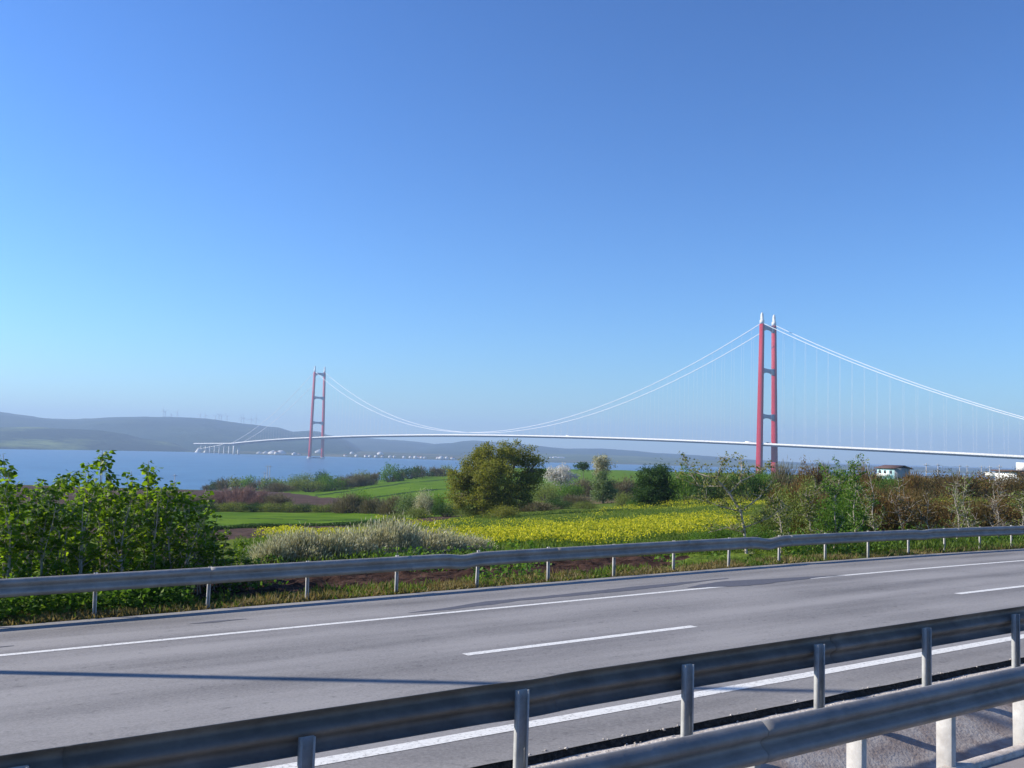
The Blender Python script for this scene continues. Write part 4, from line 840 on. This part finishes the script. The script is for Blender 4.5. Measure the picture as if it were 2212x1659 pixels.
# ---------------- near saplings with broad leaves
def sapling(h, spread, nsh, leaf_n, lsize, leafm, bark, lean=(0, 0), seed=0, sparse=1.0, stem_r=0.022, bushy=True):
    g = np.random.default_rng(seed); wood = MB(); LC = []; LD = []
    nst = 3 if bushy else 1
    for q in range(nst):
        hh = h * (1.0 if q == 0 else g.uniform(0.75, 0.95)); a0 = g.uniform(0, 6.28); lx = (lean[0], lean[1]) if q == 0 else (math.cos(a0) * spread * 0.45, math.sin(a0) * spread * 0.45)
        z = np.linspace(0, 1, 9); path = np.stack([lx[0] * z ** 1.4 + 0.05 * np.sin(z * 7 + a0), lx[1] * z ** 1.4 + 0.05 * np.cos(z * 6 + a0), z * hh - 0.1], 1)
        wood.tube(path, np.linspace(stem_r, 0.005, 9), 6)
        shoots = [(path[-3:], hh * 0.22)]
        for k in range(nsh if q == 0 else nsh * 2 // 3):
            t = g.uniform(0.12, 0.97); b = np.array([np.interp(t, z, path[:, i]) for i in range(3)]); a = g.uniform(0, 6.28)
            ln = (1.08 - t) * spread * g.uniform(0.6, 1.25) + 0.15; e = b + np.array([math.cos(a) * ln * 0.62, math.sin(a) * ln * 0.62, ln * g.uniform(0.55, 0.95)])
            e[2] = min(e[2], hh * 1.0); m_ = (b + e) / 2 + np.array([math.cos(a), math.sin(a), -0.3]) * ln * 0.10
            pth = np.array([b, m_, e]); wood.tube(pth, [0.010, 0.007, 0.003], 4, cap=False); shoots.append((pth, ln))
        for pth, ln in shoots:
            n = max(4, int(leaf_n * (0.5 + ln) * sparse)); u = g.uniform(0.15, 1.0, n) ** 0.6
            p = np.stack([np.interp(u, np.linspace(0, 1, len(pth)), pth[:, i]) for i in range(3)], 1)
            a = g.uniform(0, 6.28, n); dr = np.stack([np.cos(a), np.sin(a), g.uniform(-0.2, 0.5, n)], 1)
            LC.append(p + dr * 0.05); LD.append(dr)
    C = np.concatenate(LC); D = np.concatenate(LD)
    mb = MB(); V, F = broad_leaves(C, g.uniform(0.55, 1.2, len(C)) * lsize, D); mb.add(V, F)
    return mb.mesh("foliage", leafm, smooth=True), wood.mesh("stem", bark)
def put_sapling(meshes, hm, p, h, label, group, cat="sapling", name="sapling", rz=None):
    o = empty(name, tuple(p), rng.uniform(0, 6.28) if rz is None else rz); k = h / hm; o.scale = (k * 0.5 + 0.5, k * 0.5 + 0.5, k); tag(o, label, cat, group)
    link_mesh("stem", meshes[1], o); link_mesh("foliage", meshes[0], o)
SAP = [sapling(3.0, 0.55, 18, 13, 0.12, L_MULB, M_BARKP, (0.1 * (i - 2), 0.05), 500 + i) for i in range(5)]
YD = lambda x, d: d / (0.844 - 0.536 * (x - CX) / FPX)
def Gd(x, d):
    Y = YD(x, d); return G(x, Y, 1250), Y
tall = [(12, 974, 20.0, "tallest one at the left frame edge"), (60, 1052, 19.6, "second from the left edge, lower"), (108, 1020, 20.6, "left of the tallest against the water"), (146, 1014, 21.0, "broad-topped one directly left of the tallest"), (200, 966, 20.2, "tallest, its tip standing against the water"),
    (238, 1046, 19.8, "directly right of the tallest"), (272, 1064, 20.8, "low one before the second tallest"), (312, 990, 20.4, "second tallest, thin tip against the water"), (348, 1058, 20.0, "directly right of the second tallest"), (384, 1060, 20.8, "slender one right of the middle"),
    (414, 1052, 19.8, "last tall one, beside the ploughed field"), (442, 1098, 20.4, "third from the right end, leaning"), (478, 1140, 20.0, "second from the right end, low"), (518, 1166, 20.6, "lowest one at the right end")]
for i, (x, y, d, lab) in enumerate(tall):
    p, Y = Gd(x, d + 1.8); h = at(x, y, Y)[2] - p[2]
    put_sapling(SAP[i % 5], 2.95, p, h, "bright green leafy sapling behind the guardrail, %s" % lab, "green saplings behind the guardrail")
fill = [(-30, 1090, 19.4), (20, 1130, 19.0), (50, 1110, 21.6), (85, 1150, 19.1), (125, 1110, 19.3), (165, 1140, 19.0), (185, 1080, 21.8), (222, 1120, 19.2), (258, 1130, 19.0), (290, 1095, 21.4), (325, 1130, 19.1), (362, 1120, 19.2), (398, 1140, 19.0), (430, 1170, 19.1), (462, 1180, 19.3), (495, 1200, 19.1), (540, 1215, 19.4), (150, 1060, 22.6), (350, 1085, 22.4), (90, 1075, 22.6), (0, 1060, 22.4), (250, 1085, 22.8), (440, 1130, 22.0)]
fo = ["first", "second", "third", "fourth", "fifth", "sixth", "seventh", "eighth", "ninth", "tenth", "eleventh", "twelfth", "thirteenth", "fourteenth", "fifteenth", "sixteenth", "seventeenth", "eighteenth", "nineteenth", "twentieth", "twenty-first", "twenty-second", "twenty-third"]
for i, (x, y, d) in enumerate(sorted(fill)):
    d = d + 1.9; y = y - (82 if d < 24 and x < 430 else 15); p, Y = Gd(x, d); h = at(x, y, Y)[2] - p[2]
    put_sapling(SAP[(i + 2) % 5], 2.95, p, h, "short leafy sapling filling the green thicket behind the guardrail, %s from the left" % fo[i], "green saplings behind the guardrail")

# pale fruit sapling leaning over the rail, right of centre
def branchy(name, label, base, segs, leafm, bark, nleaf, lsize, group=None, cat="tree", spread=0.25):
    """segs: branch polylines in picture columns (x, y, Y, radius)"""
    t = empty(name, tuple(base)); tag(t, label, cat, group); base = np.asarray(base); wood = MB(); C = []; D = []
    for sg in segs:
        pts = np.array([at(x, y, Y) - base for x, y, Y, r_ in sg]); wood.tube(pts, [r_ for *_, r_ in sg], 7)
        if sg[-1][3] > 0.02 and len(sg) > 2: lim = 0.5
        else: lim = 0.0
        ln = np.linalg.norm(np.diff(pts, axis=0), axis=1).sum()
        for k in range(int(5 + ln * 8)):
            u = rng.uniform(lim, 1); b = np.array([np.interp(u, np.linspace(0, 1, len(pts)), pts[:, i]) for i in range(3)])
            a = rng.normal(size=3); a[2] = abs(a[2]) * 0.8 + 0.2; a /= np.linalg.norm(a); l = rng.uniform(0.25, 1.0) * spread * 2.2
            e = b + a * l; wood.tube([b, (b + e) / 2 + rng.normal(size=3) * 0.03, e], [0.009, 0.006, 0.003], 4, cap=False)
            n = int(nleaf * l * 4); q = rng.uniform(0.1, 1.05, n)[:, None]; C.append(b + (e - b) * q + rng.normal(size=(n, 3)) * 0.04); D.append(rng.normal(size=(n, 3)))
    C = np.concatenate(C); D = np.concatenate(D); mb = MB(); V, F = broad_leaves(C, rng.uniform(0.5, 1.2, len(C)) * lsize, D / np.linalg.norm(D, axis=1)[:, None], 0.3); mb.add(V, F)
    mb.build("foliage", leafm, t, smooth=True); wood.build("trunk", bark, t); return t
YF = 29.5
branchy("fruit_tree", "leaning young tree with sparse pale leaves before the yellow flowers, right of centre", at(1614, 1215, YF), [
    [(1614, 1215, YF, .045), (1608, 1150, YF, .042), (1600, 1105, YF, .038), (1575, 1065, YF, .032), (1548, 1035, YF, .024), (1500, 1020, YF, .012)],
    [(1575, 1065, YF, .028), (1600, 1040, YF + .5, .02), (1602, 1010, YF + .5, .012), (1600, 985, YF + .5, .005)],
    [(1548, 1035, YF, .02), (1556, 1010, YF - .3, .012), (1567, 985, YF - .3, .005)],
    [(1600, 1105, YF, .025), (1640, 1075, YF + .4, .016), (1668, 1040, YF + .4, .006)],
    [(1600, 1105, YF, .022), (1560, 1095, YF - .5, .014), (1500, 1075, YF - .5, .006)],
    [(1560, 1050, YF, .02), (1510, 1050, YF + .5, .012), (1460, 1030, YF + .5, .005)], [(1510, 1050, YF + .5, .012), (1490, 1020, YF + .6, .008), (1482, 990, YF + .6, .004)],
    [(1600, 1040, YF, .018), (1640, 1020, YF, .01), (1660, 1000, YF, .004)], [(1606, 1140, YF, .02), (1660, 1120, YF + .4, .012), (1700, 1090, YF + .4, .005)], [(1606, 1150, YF, .02), (1570, 1140, YF - .2, .012), (1530, 1150, YF - .2, .005)]],
    L_MULBR, M_BARKP, 9, 0.075)
def fork_tree(i, x, ytop, d, label, leafm, nleaf=7, wpx=70, ls=0.07, rad=0.032):
    p, Y = Gd(x, d); yb = proj(p)[1]; H = yb - ytop; sx = wpx * rng.uniform(0.8, 1.3); mir = rng.choice([-1, 1])
    f = lambda a, b, r_: (x + mir * a * sx, yb - b * H, Y + rng.uniform(-0.5, 0.5), r_)
    lean = rng.uniform(-0.25, 0.25); tr = lambda b: lean * b + 0.05 * math.sin(b * 9 + i)
    segs = [[f(tr(b), b, rad * (1.05 - b) + 0.002) for b in (0, 0.2, 0.4, 0.6, 0.8, 1.0)]]
    for k in range(int(rng.integers(4, 7))):
        b0 = rng.uniform(0.15, 0.75); sd = rng.choice([-1, 1]); L_ = rng.uniform(0.15, 0.5); ri = rng.uniform(0.05, 0.35)
        segs.append([f(tr(b0), b0, rad * 0.5 * (1.1 - b0)), f(tr(b0) + sd * L_ * 0.5, b0 + ri * 0.35, rad * 0.32 * (1.1 - b0)), f(tr(b0) + sd * L_ * rng.uniform(0.7, 1), min(1, b0 + ri), 0.004)])
    branchy("sapling_tree", label, p, segs, leafm, M_BARKP, nleaf * 1.8, ls, "pale-barked young trees behind the guardrail")
ft = [(1800, 998, 21.0, L_GREEN, 9, "pale-barked young tree, leftmost of the tall pair left of the turquoise house"), (1845, 985, 21.5, L_GREEN, 9, "tallest pale-barked young tree, just left of the turquoise house"), (1895, 1000, 22.0, L_OLIVE, 4, "pale-barked young tree in front of the turquoise house"),
    (1950, 1040, 21.5, L_RUST, 4, "low pale-barked tree right of the turquoise house"), (2010, 1060, 21, L_RUST, 4, "low pale-barked tree right of the pale concrete pole"), (2070, 1030, 21.5, L_OLIVE, 3, "slim pale-barked tree, first left of the bare forked one"), (2092, 1022, 22, L_OLIVE, 3, "slim pale-barked tree, right of the first slim one"),
    (2160, 1036, 20.5, L_RUST, 2, "bare forked pale tree near the right frame edge"), (2205, 1050, 21.5, L_OLIVE, 4, "pale-barked young tree cut by the right frame edge"), (1745, 1050, 21.5, L_OLIVE, 6, "small pale-barked tree below the russet shrubs, right of the nearer tower"), (1690, 1075, 21, L_OLIVE, 6, "low young tree behind the guardrail right of the leaning fruit tree")]
for i, (x, y, d, lf, nl, lab) in enumerate(ft): fork_tree(i, x, y, d, lab, lf, nl)

# ---------------- yellow flowers, grasses and weeds (nobody could count them)
def scatter(n, xr, Yr, keep):
    x = rng.uniform(*xr, n); Y = np.exp(rng.uniform(math.log(Yr[0]), math.log(Yr[1]), n)); u = (x - CX) / FPX + 0.023 * 0
    X = u * Y; k = keep(x, Y, X); X = X[k]; Y = Y[k]; return X, Y, zt(X, Y)
def ykeep(x, Y, X):
    lo = np.interp(x, [850, 930, 1100, 1400, 1800, 2300], [58, 43, 37, 44, 46, 60]); hi = np.interp(x, [850, 960, 1060, 1150, 1300, 1450, 1800, 2300], [75, 84, 74, 92, 104, 106, 100, 100])
    m = fbm(X, Y, 5.5, 33, 4) * 0.6 + fbm(X, Y, 17, 35, 2) * 0.5
    pr = np.clip((m - np.where(x > 1720, np.where((x > 2000) & (Y > 88), 0.48, 0.62), np.where(Y < 60, 0.45, 0.475))) / 0.09, 0, 1) * (0.12 + 0.88 * vnoise(X, Y, 1.5, 71) ** 1.5)
    ro = rng.random(len(x)) < pr
    core = (x > 880) & (x < 2300) & (Y > lo * (0.93 + 0.14 * vnoise(X, Y, 4, 72))) & (Y < hi * (0.9 + 0.16 * vnoise(X, Y, 9, 73))) & ro
    side = (x > 560) & (x <= 960) & (Y > 42) & (Y < np.interp(x, [560, 960], [50, 78])) & (rng.random(len(x)) < np.clip((m - 0.49) / 0.08, 0, 0.8))
    far = (x > 820) & (x < 970) & (Y > 101) & (Y < 112) & (rng.random(len(x)) < np.clip((m - 0.48) / 0.1, 0, 0.5))
    return core | side | far
X, Y, Z = scatter(420000, (560, 2300), (40, 120), ykeep)
hN = 0.35 + 0.85 * fbm(X, Y, 2.2, 37, 3)
P_ = np.stack([X, Y, Z + hN * rng.uniform(0.55, 1.0, len(X))], 1)
mb = MB(); V, F = leaf_quads(P_, rng.uniform(0.06, 0.12, len(P_)), asp=0.8); mb.add(V, F)
tag(mb.build("yellow_flowers", L_YEL), "bright yellow mustard flowers in patches across the meadow behind the rail", "flowers", kind="stuff")
X, Y, Z = scatter(170000, (520, 2300), (30, 125), lambda x, Y, X: (Y > 30) & (Y < np.interp(x, [520, 700, 960, 1060, 1450, 2300], [47, 56, 98, 108, 110, 110])))
hN = 0.12 + 0.5 * fbm(X, Y, 5, 39, 3)
P_ = np.stack([X, Y, Z + hN * rng.uniform(0.1, 0.9, len(X))], 1)
mb = MB(); V, F = leaf_quads(P_, rng.uniform(0.10, 0.24, len(P_)), asp=0.22, dirs=np.tile([0, 0, 1.0], (len(P_), 1))); mb.add(V, F)
tag(mb.build("meadow_grass", L_GRASSG), "green stalks and grass between the yellow flowers in the meadow", "grass", kind="stuff")
# verge between asphalt and rail
def blades(name, n, s0, s1, d0, d1, hmin, hmax, m, label, wid=0.012, clump=0.3, thr=0.4, seed=0, cat="grass"):
    s = rng.uniform(s0, s1, n); d = rng.uniform(d0, d1, n); k = fbm(s, d, clump * 3, 55 + seed, 3) > thr + 0.2 * (rng.random(n) - 0.5); s = s[k]; d = d[k]
    base = road(s, d, 0.0); base[:, 2] = np.where(d < 17.68, base[:, 2], zt(base[:, 0], base[:, 1]) - 0.02); n = len(s)
    h = rng.uniform(hmin, hmax, n) * (0.5 + fbm(s, d, 1.1, 66 + seed, 2)); a = rng.normal(size=(n, 3)) * 0.55; a[:, 2] = 1; a /= np.linalg.norm(a, axis=1)[:, None]
    b = np.cross(a, rng.normal(size=(n, 3))); b /= np.linalg.norm(b, axis=1)[:, None]
    V = np.stack([base - b * wid * 0.5, base + b * wid * 0.5, base + a * h[:, None] * 0.6 + b * wid * 0.4, base + a * h[:, None] + [0, 0, 0] + rng.normal(size=(n, 3)) * 0.03], 1).reshape(-1, 3)
    mb = MB(); mb.add(V, np.arange(4 * n).reshape(-1, 4)); return tag(mb.build(name, m), label, cat, kind="stuff")
blades("verge_grass", 80000, -6, 45, 17.84, 18.9, 0.05, 0.24, L_GRASSD, "dry straw-coloured grass tufts along the far edge of the road", 0.014, thr=0.36)
blades("verge_grass", 50000, -6, 45, 17.9, 19.6, 0.05, 0.24, L_GRASSG, "green grass tufts among the dry ones along the far verge", 0.016, thr=0.46, seed=4)
# broad-leaved weeds behind the rail
s = np.concatenate([rng.uniform(-6, 60, 60000), rng.uniform(-5, 5, 26000)]); d = np.concatenate([rng.uniform(18.5, 26, 60000), rng.uniform(18.3, 21, 26000)]); mk = fbm(s, d, 2.2, 77, 3) - 0.02 * np.abs(d - 19)
k = mk > np.where(s < 4.6, 0.26, np.where(s > 11, 0.44, 0.56)); s = s[k]; d = d[k]; b_ = road(s, d, 0); z_ = zt(b_[:, 0], b_[:, 1])
P_ = np.stack([b_[:, 0], b_[:, 1], z_ + rng.uniform(0.02, 1, len(s)) ** 1.5 * np.where(s < 4.6, 0.35 + 0.5 * mk[k], np.clip((mk[k] - 0.36) * 3.2, 0.08, 0.75))], 1)
mb = MB(); V, F = broad_leaves(P_, rng.uniform(0.05, 0.12, len(P_)), rng.normal(size=(len(P_), 3)) * 0.6 + [0, 0, 0.3], 0.1); mb.add(V, F)
tag(mb.build("weeds", L_GREEN), "leafy green weeds growing on the bank behind the far guardrail", "weeds", kind="stuff")
# low dark weeds lining the edge of the green strip
n = 40000; x = rng.uniform(300, 860, n); yb = np.interp(x, [300, 480, 800, 950], [66.5, 67.5, 94, 114]); Y = yb * (1 + rng.normal(size=n) * 0.012); X = (x - CX) / FPX * Y
P_ = np.stack([X, Y, zt(X, Y) + rng.uniform(0, 1, n) * (0.15 + 0.75 * np.clip(fbm(X, Y, 6, 88, 2) - 0.3, 0, 1))], 1)
mb = MB(); V, F = leaf_quads(P_, 0.16, asp=0.5); mb.add(V, F); tag(mb.build("field_margin_weeds", L_DARK), "dark weeds along the lower edge of the bright green strip", "weeds", kind="stuff")

# ---------------- houses and poles on the right
M_TURQ = mat("turquoise_wall", (0.55, 0.82, 0.82), 0.8, noise=(1.5, [(0.3, (0.50, 0.76, 0.76)), (0.7, (0.60, 0.86, 0.85))], 4)); M_WALLSHADE = mat("wall_shade_grey", (0.30, 0.31, 0.34), 0.85); M_ROOFB = mat("brown_roof", (0.10, 0.055, 0.045), 0.8)
M_WHITE = mat("white_wall", (0.78, 0.77, 0.74), 0.8); M_ORANGE = mat("orange_wall", (0.62, 0.24, 0.12), 0.8)
hp = at(1930, 1034, 380); hz = -8.8
h1 = empty("house", (hp[0], hp[1], hz), R(24)); tag(h1, "two-storey turquoise house with shallow dark brown roof among the bushes at right", "house")
wl = MB().box((0, 0, 3), (8.4, 9.0, 6.4)).build("wall", M_TURQ, h1)
MB().box((0.02, -4.53, 3), (8.42, 0.1, 6.4)).build("front_shade", M_WALLSHADE, h1)  # grey sheet over the turquoise front, its shade put into the colour
g = MB(); g.sweep(np.array([[(-5.1, y, 5.9), (-5.1, y, 6.15), (0.6, y, 7.35), (5.4, y, 6.05), (5.4, y, 5.8), (0.6, y, 7.1)] for y in (-5.4, 5.4)])); g.build("roof", M_ROOFB, h1)
for yy in (-2.6, 0.4, 3.0):
    for zz in (1.6, 4.5):
        w_ = MB().box((-4.23, yy, zz), (0.08, 1.3, 1.3)).build("window", M_WIN, wl); MB().box((-4.28, yy, zz - 0.72), (0.16, 1.5, 0.1)).build("sill", M_WHITE, w_)
bl = MB().box((-4.8, 0.4, 2.95), (1.1, 6.5, 0.18)).build("balcony", M_WHITE, h1)
MB().box((-5.3, 0.4, 3.5), (0.06, 6.5, 0.9)).build("railing", M_WHITE, bl)
hp = at(2196, 1030, 300); h2 = empty("house", (hp[0], hp[1], -7.2), R(16)); tag(h2, "flat-roofed house with orange wall and white rooftop room at the right edge", "house")
wl2 = MB().box((0, 0, 2.4), (9.5, 8, 5.2)).build("wall", M_WHITE, h2); MB().box((-0.5, -4.03, 4.1), (6.5, 0.08, 1.7)).build("orange_panel", M_ORANGE, wl2)
for xx in (-3.2, -0.6, 2.4): MB().box((xx, -4.09, 4.1), (0.9, 0.06, 1.1)).build("window", M_WIN, wl2)
MB().box((0, 0, 5.25), (11.4, 9.6, 0.5)).build("roof", M_ROOFB, h2)
rr_ = MB().box((3.4, 0, 6.75), (3.6, 3.6, 2.5)).build("rooftop_room", M_WHITE, h2); MB().box((2.6, -1.83, 6.8), (0.7, 0.06, 1.3)).build("window", M_WIN, rr_)
for xx in np.linspace(-5.2, 0.8, 7): MB().tube([(xx, -4.6, 5.5), (xx, -4.6, 6.3)], 0.04, 4).build("railing_post", M_WIN, h2)
hp = at(2148, 1022.5, 330); vn = empty("shed", (hp[0], hp[1], hp[2] - 1.2), R(12)); tag(vn, "low white shed roof just left of the far right house", "shed")
MB().box((0, 0, 0.6), (5.0, 3, 1.4)).build("wall", M_WHITE, vn); MB().box((0, 0, 1.45), (5.8, 3.6, 0.22), taper=0.9).build("roof", M_BWHITE, vn)
M_POLE = mat("pole_concrete", (0.42, 0.40, 0.38), 0.8)
def pole(x, ytop, Y, label, hh=9.5, r_=0.13, arm=True):
    top = at(x, ytop, Y); t = empty("utility_pole", (top[0], top[1], top[2] - hh)); tag(t, label, "pole", "utility poles")
    MB().tube([(0, 0, 0), (0, 0, hh)], [r_ * 1.4, r_], 6).build("pole_shaft", M_POLE, t)
    c_ = MB().box((0, 0, hh - 0.7), (1.9, 0.14, 0.14), 0.3).build("crossarm", M_POLE, t)
    for q in (-0.85, 0, 0.85): MB().tube([(q * 0.95, q * 0.3, hh - 0.65), (q * 0.95, q * 0.3, hh - 0.35)], 0.06, 5).build("insulator", M_POLE, c_)
    return top
pt = []
for x, y, Y, lab in [(378, 1024, 430, "thin lone utility pole at the shore behind the green saplings"), (572, 1019, 430, "shorter pole left of the pair above the brown bushes"), (578, 1005, 420, "tall left pole of the pair standing against the water"), (583.5, 1005, 430, "tall right pole of the pair standing against the water")]: pole(x, y, Y, lab)
for x, y, Y, lab in [(2001, 1000.5, 300, "pale concrete utility pole right of the turquoise house"), (2026, 1001.5, 400, "thin dark pole next right after the pale concrete one"), (2073, 1004, 420, "thin pole in the middle between the two right houses"), (2089, 1005, 440, "thin pole, second in the middle between the right houses"),
        (2120, 1006, 400, "thin pole left of the low white shed"), (2138, 1006, 340, "utility pole rising behind the low white shed"), (2159, 1004, 290, "utility pole in front of the flat-roofed house's left end")]: pt.append(pole(x, y, Y, lab))
g = MB()
for a, b in zip(pt[:-1], pt[1:]):
    for q in (-0.6, 0, 0.6):
        k = np.linspace(0, 1, 9)[:, None]; w_ = a * (1 - k) + b * k + np.array([q, 0, -0.4]); w_[:, 2] -= 4 * 0.8 * (k * (1 - k))[:, 0]; g.tube(w_, 0.02, 3, cap=False)
tag(g.build("power_lines", M_BGREY), "thin power lines strung between the poles beside the turquoise house", "power lines")

# ------------------------------------------------------------------ haze
hz_ = bpy.data.materials.new("haze"); hz_.use_nodes = True; t = hz_.node_tree
t.nodes.remove(t.nodes["Principled BSDF"]); v = t.nodes.new("ShaderNodeVolumePrincipled"); v.inputs["Density"].default_value = 1.35e-4; v.inputs["Color"].default_value = (0.53, 0.72, 1.0, 1); v.inputs["Anisotropy"].default_value = 0.1
t.links.new(v.outputs[0], t.nodes["Material Output"].inputs["Volume"])
tag(MB().box((0, 6000, 165), (28000, 16000, 470)).build("haze", hz_), kind="stuff", label="pale blue air over the strait fading the far hills and towers", cat="haze")
